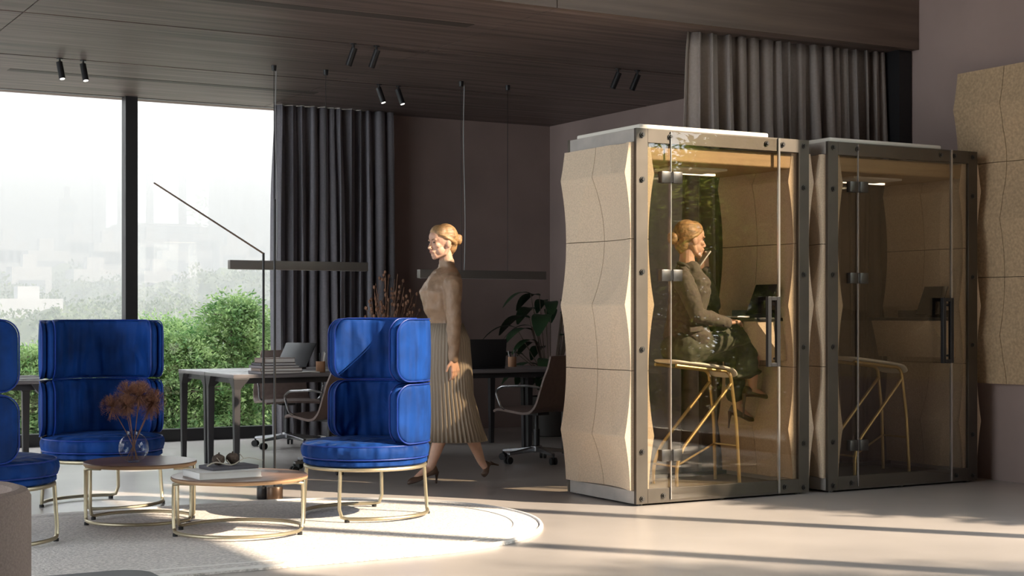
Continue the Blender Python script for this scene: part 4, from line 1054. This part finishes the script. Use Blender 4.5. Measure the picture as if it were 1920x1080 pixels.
def heel_post(root, top, bot): bm = B(); tube(bm, [top, (Vector(top) + Vector(bot)) / 2 + Vector((0, 0, 0)), bot], [.017, .008, .0055], n=10); obj('shoe_heel', bm, M_shoe, root)

# --- seated woman
YS = BY + .38
sp = lambda px, py, dy=0: at(px, py, YS + dy)
root = thing('person', 'woman in a taupe blazer and olive trousers on the booth stool, phone to her ear', 'person', (0, 0, 0))
hc = sp(1294, 449, .0); Mh = Matrix.Translation(hc) @ Matrix.Rotation(R(-6), 4, 'Z') @ Matrix.Rotation(R(2), 4, 'Y') @ Matrix.Scale(1.0, 4)
body = B(); head_parts(body, Mh)
pel, wst, chs, nkb = sp(1291, 648), sp(1288, 592), sp(1294, 545), sp(1290, 505)
limb(body, [pel, wst, chs, sp(1291, 522)], [(.10, .155), (.085, .115), (.095, .14), (.045, .09)], n=20)
limb(body, [nkb + Vector((-.01, 0, -.02)), sp(1288, 482), hc + Vector((-.018, 0, -.03))], [(.062, .066), (.048, .05), (.046, .048)], n=16)
kn1, an1 = sp(1399, 622, -.06), sp(1411, 728, -.03); kn2, an2 = sp(1381, 662, .06), sp(1386, 752, .05)
limb(body, [sp(1298, 652, -.09), kn1], [.075, .050]); limb(body, [kn1, sp(1410, 670, -.05), an1], [.050, .050, .028])
limb(body, [sp(1298, 655, .09), kn2], [.075, .050]); limb(body, [kn2, sp(1388, 700, .05), an2], [.050, .048, .028])
# feet
h1, t1 = sp(1402, 736, -.03), sp(1459, 748, -.03); h2, t2 = sp(1376, 769, .05), sp(1432, 797, .05)
limb(body, [an1, h1 + Vector((.02, 0, .02)), h1 + (t1 - h1) * .5, h1 + (t1 - h1) * .8], [.027, .030, .022, .016], n=12)
limb(body, [an2, h2 + Vector((.02, 0, .02)), h2 + (t2 - h2) * .5, h2 + (t2 - h2) * .8], [.027, .030, .022, .016], n=12)
# arms
s1, e1, w1 = sp(1285, 528, -.155), sp(1307, 590, -.20), sp(1364, 605, -.15)
s2, e2, w2 = sp(1300, 528, .155), sp(1338, 572, .17), sp(1322, 507, .115)
limb(body, [s1, e1], [.045, .034]); limb(body, [e1, w1], [.034, .022]); limb(body, [s2, e2], [.045, .034]); limb(body, [e2, w2], [.034, .022])
hand(body, w1, sp(1398, 598, -.10) - w1, (0.1, -.15, 1), curl=.75, thumb_side=-1)
hand(body, w2, sp(1317, 478, .10) - w2, (.35, .85, 0), curl=.75, thumb_side=1)
obj('body', body, M_skin, root, voxel=.0034, sm=2)
face_details(Mh, root, None); hair_parts(Mh, root, (-.128, 0, .000))
# blazer
bm = B()
limb(bm, [sp(1288, 628), sp(1287, 605), sp(1288, 580), sp(1293, 548), sp(1292, 524), sp(1290, 508)], [(.135, .19), (.118, .165), (.108, .15), (.118, .165), (.100, .165), (.074, .105)], n=24)
for (a, b_, c, e_) in ((s1, e1, w1, 0), (s2, e2, w2, 1)):
    limb(bm, [a + Vector((0, .02 if not e_ else -.02, .005)), a * .5 + b_ * .5, b_], [.068, .060, .050], n=18); limb(bm, [b_, b_ * .5 + c * .5, c + (c - b_).normalized() * -.005], [.050, .044, .036], n=18)
limb(bm, [sp(1283, 512, -.09), sp(1282, 503, 0), sp(1283, 512, .09)], [.034, .036, .034], n=12)
ell(bm, sp(1298, 532, -.02), (.10, .15, .06), n=20)
obj('blazer', bm, M_blazer, root, voxel=.006, sm=3, disp=(.016, .05))
bm = B()   # collar and lapels
tube(bm, fillet([sp(1321, 568, -.02), sp(1309, 520, -.065), sp(1285, 497, -.062), sp(1270, 493, 0), sp(1281, 496, .06), sp(1314, 520, .06), sp(1324, 568, .02)], .05, 8), .014, n=10); obj('lapel', bm, M_lapel, root, sm=1)
bm = B(); limb(bm, [sp(1309, 570, -.02), sp(1305, 535, -.01)], [(.055, .05), (.05, .05)], n=14); obj('blouse', bm, M_top, root, voxel=.008, sm=2)
for py in (601, 606): 
    bm = B(); ell(bm, sp(1352 + (py - 601), py + 4, -.192), (.006, .004, .006), n=8); obj('cuff_button', bm, M_black, root)
bm = B(); box(bm, sp(1305, 617, -.178), (.10, .012, .035), Euler((0, R(-4), 0)), bev=.004); obj('pocket_flap', bm, M_blazer, root)
# trousers
bm = B()
limb(bm, [sp(1277, 655), sp(1293, 652)], [(.12, .17), (.12, .17)], n=20)
limb(bm, [sp(1288, 652, -.085), sp(1345, 636, -.085), sp(1392, 626, -.062)], [(.112, .09), (.092, .082), (.072, .072)], n=20)
limb(bm, [sp(1392, 626, -.062), sp(1408, 640, -.055)], [.072, .068], n=18)
limb(bm, [sp(1401, 630, -.06), sp(1402, 662, -.05), sp(1400, 692, -.04)], [(.066, .064), (.072, .066), (.084, .070)], n=18)
limb(bm, [sp(1375, 706, -.04), sp(1418, 696, -.04)], [(.020, .062), (.020, .062)], n=14)
limb(bm, [sp(1288, 656, .085), sp(1340, 652, .07), sp(1376, 660, .06)], [(.112, .09), (.09, .08), (.068, .07)], n=20)
limb(bm, [sp(1376, 660, .06), sp(1378, 700, .055), sp(1378, 738, .05)], [(.066, .066), (.066, .066), (.060, .066)], n=18)
obj('trousers', bm, M_trouser, root, voxel=.006, sm=3, disp=(.020, .06))
for (h_, t_, ht) in ((h1, t1, sp(1398, 775, -.03)), (h2, t2, sp(1366, 803, .05))):
    upv = Vector((0, 0, 1)); pump(root, h_ + Vector((-.035, 0, -.01)), t_ + Vector((.0, 0, -.008)), upv)
    heel_post(root, h_ + Vector((-.030, 0, -.005)), ht if h_ is h2 else sp(1394, 782, -.03))
# phone
bm = B(); pc = sp(1318, 486, .055); box(bm, (0, 0, 0), (.010, .070, .135), None, bev=.003)
bmesh.ops.transform(bm, matrix=Matrix.Translation(pc) @ Matrix.Rotation(R(-12), 4, 'Z') @ Matrix.Rotation(R(38), 4, 'Y'), verts=bm.verts[:]); tag(obj('mobile_phone', bm, mk('phone_white', (.65, .65, .62), .35)), 'pale mobile phone the sitting woman holds to her ear', 'phone')

# --- walking woman
YW = 9.42
wp = lambda px, py, dy=0: at(px, py, YW + dy)
root = thing('person', 'woman in a tan blouse and pleated midi skirt walking left behind the blue chair', 'person', (0, 0, 0))
hc = wp(829, 454); Mh = Matrix.Translation(hc) @ Matrix.Rotation(R(180 + 6), 4, 'Z') @ Matrix.Rotation(R(4), 4, 'Y')
body = B(); head_parts(body, Mh)
limb(body, [wp(838, 655), wp(834, 610), wp(824, 560), wp(838, 520)], [(.10, .15), (.08, .11), (.10, .13), (.06, .12)], n=20)
limb(body, [wp(840, 515), wp(838, 492), hc + Vector((.015, 0, -.04))], [(.058, .06), (.046, .05), (.044, .046)], n=16)
kf, af = wp(832, 770, -.08), wp(806, 880, -.06); kb, ab = wp(862, 775, .08), wp(903, 866, .08)
limb(body, [wp(838, 655, -.08), kf], [.08, .05]); limb(body, [kf, wp(826, 820, -.07), af], [.05, .05, .028])
limb(body, [wp(838, 655, .08), kb], [.08, .05]); limb(body, [kb, wp(885, 820, .08), ab], [.05, .05, .028])
hf, tf = wp(813, 892, -.06), wp(764, 911, -.07); hb, tb = wp(915, 868, .08), wp(908, 909, .06)
hf.z = .085; tf.z = .012; tb.z = .012
limb(body, [af, hf * .6 + tf * .4 + Vector((0, 0, .03)), hf * .25 + tf * .75 + Vector((0, 0, .01))], [.028, .026, .016], n=12)
limb(body, [ab, hb * .6 + tb * .4, hb * .25 + tb * .75], [.028, .026, .016], n=12)
sN, eN, wN = wp(849, 533, -.16), wp(851, 606, -.19), wp(850, 672, -.20)
sF, eF, wF = wp(838, 533, .16), wp(822, 606, .19), wp(800, 662, .20)
for a, b_, c in ((sN, eN, wN), (sF, eF, wF)): limb(body, [a, b_], [.044, .034]); limb(body, [b_, c], [.034, .022])
hand(body, wN, wp(855, 705, -.20) - wN, (.3, -1, 0), curl=.55, thumb_side=1)
hand(body, wF, wp(792, 690, .20) - wF, (.3, 1, 0), curl=.55, thumb_side=-1)
obj('body', body, M_skin, root, voxel=.004, sm=2); face_details(Mh, root, None); hair_parts(Mh, root, (-.125, 0, .010))
bm = B()
limb(bm, [wp(836, 622), wp(834, 598), wp(826, 572), wp(822, 552), wp(834, 528), wp(838, 512), wp(838, 502)], [(.105, .145), (.100, .132), (.115, .145), (.125, .155), (.105, .160), (.085, .13), (.058, .07)], n=24)
for a, b_, c in ((sN, eN, wN), (sF, eF, wF)):
    limb(bm, [a, a * .5 + b_ * .5, b_], [.066, .056, .050], n=18); limb(bm, [b_, b_ * .5 + c * .5, c], [.050, .046, .032], n=18)
limb(bm, [wp(838, 508), wp(837, 492)], [(.062, .062), (.052, .055)], n=16)
obj('blouse', bm, M_blouse, root, voxel=.007, sm=3, disp=(.018, .06))
bm = B(); secs = []; NP = 44; n = NP * 6
lev = [(836, 606, .112, .145), (838, 636, .150, .180), (838, 690, .165, .195), (840, 740, .165, .20), (846, 790, .195, .215), (851, 826, .225, .225)]
for i, (px, py, rx, ry) in enumerate(lev):
    c = wp(px, py); f = i / (len(lev) - 1)
    secs.append([c + Vector((math.cos(a) * rx, math.sin(a) * ry, 0)) * (1 + (.01 + .055 * f) * math.asin(math.sin(NP * a)) / 1.57) for a in [2 * PI * k / n for k in range(n)]])
rings(bm, secs, cap=False); o = obj('pleated_skirt', bm, M_skirt, root, angle=60); o.modifiers.new('thick', 'SOLIDIFY').thickness = .004
pump(root, hf + Vector((.03, 0, 0)), tf, (0, 0, 1)); heel_post(root, hf + Vector((.025, 0, .0)), Vector((hf.x + .02, hf.y, .004)))
pump(root, hb + Vector((.01, 0, 0)), tb, (-1, 0, .3)); heel_post(root, hb + Vector((.012, 0, .0)), hb + Vector((.085, 0, -.02)))
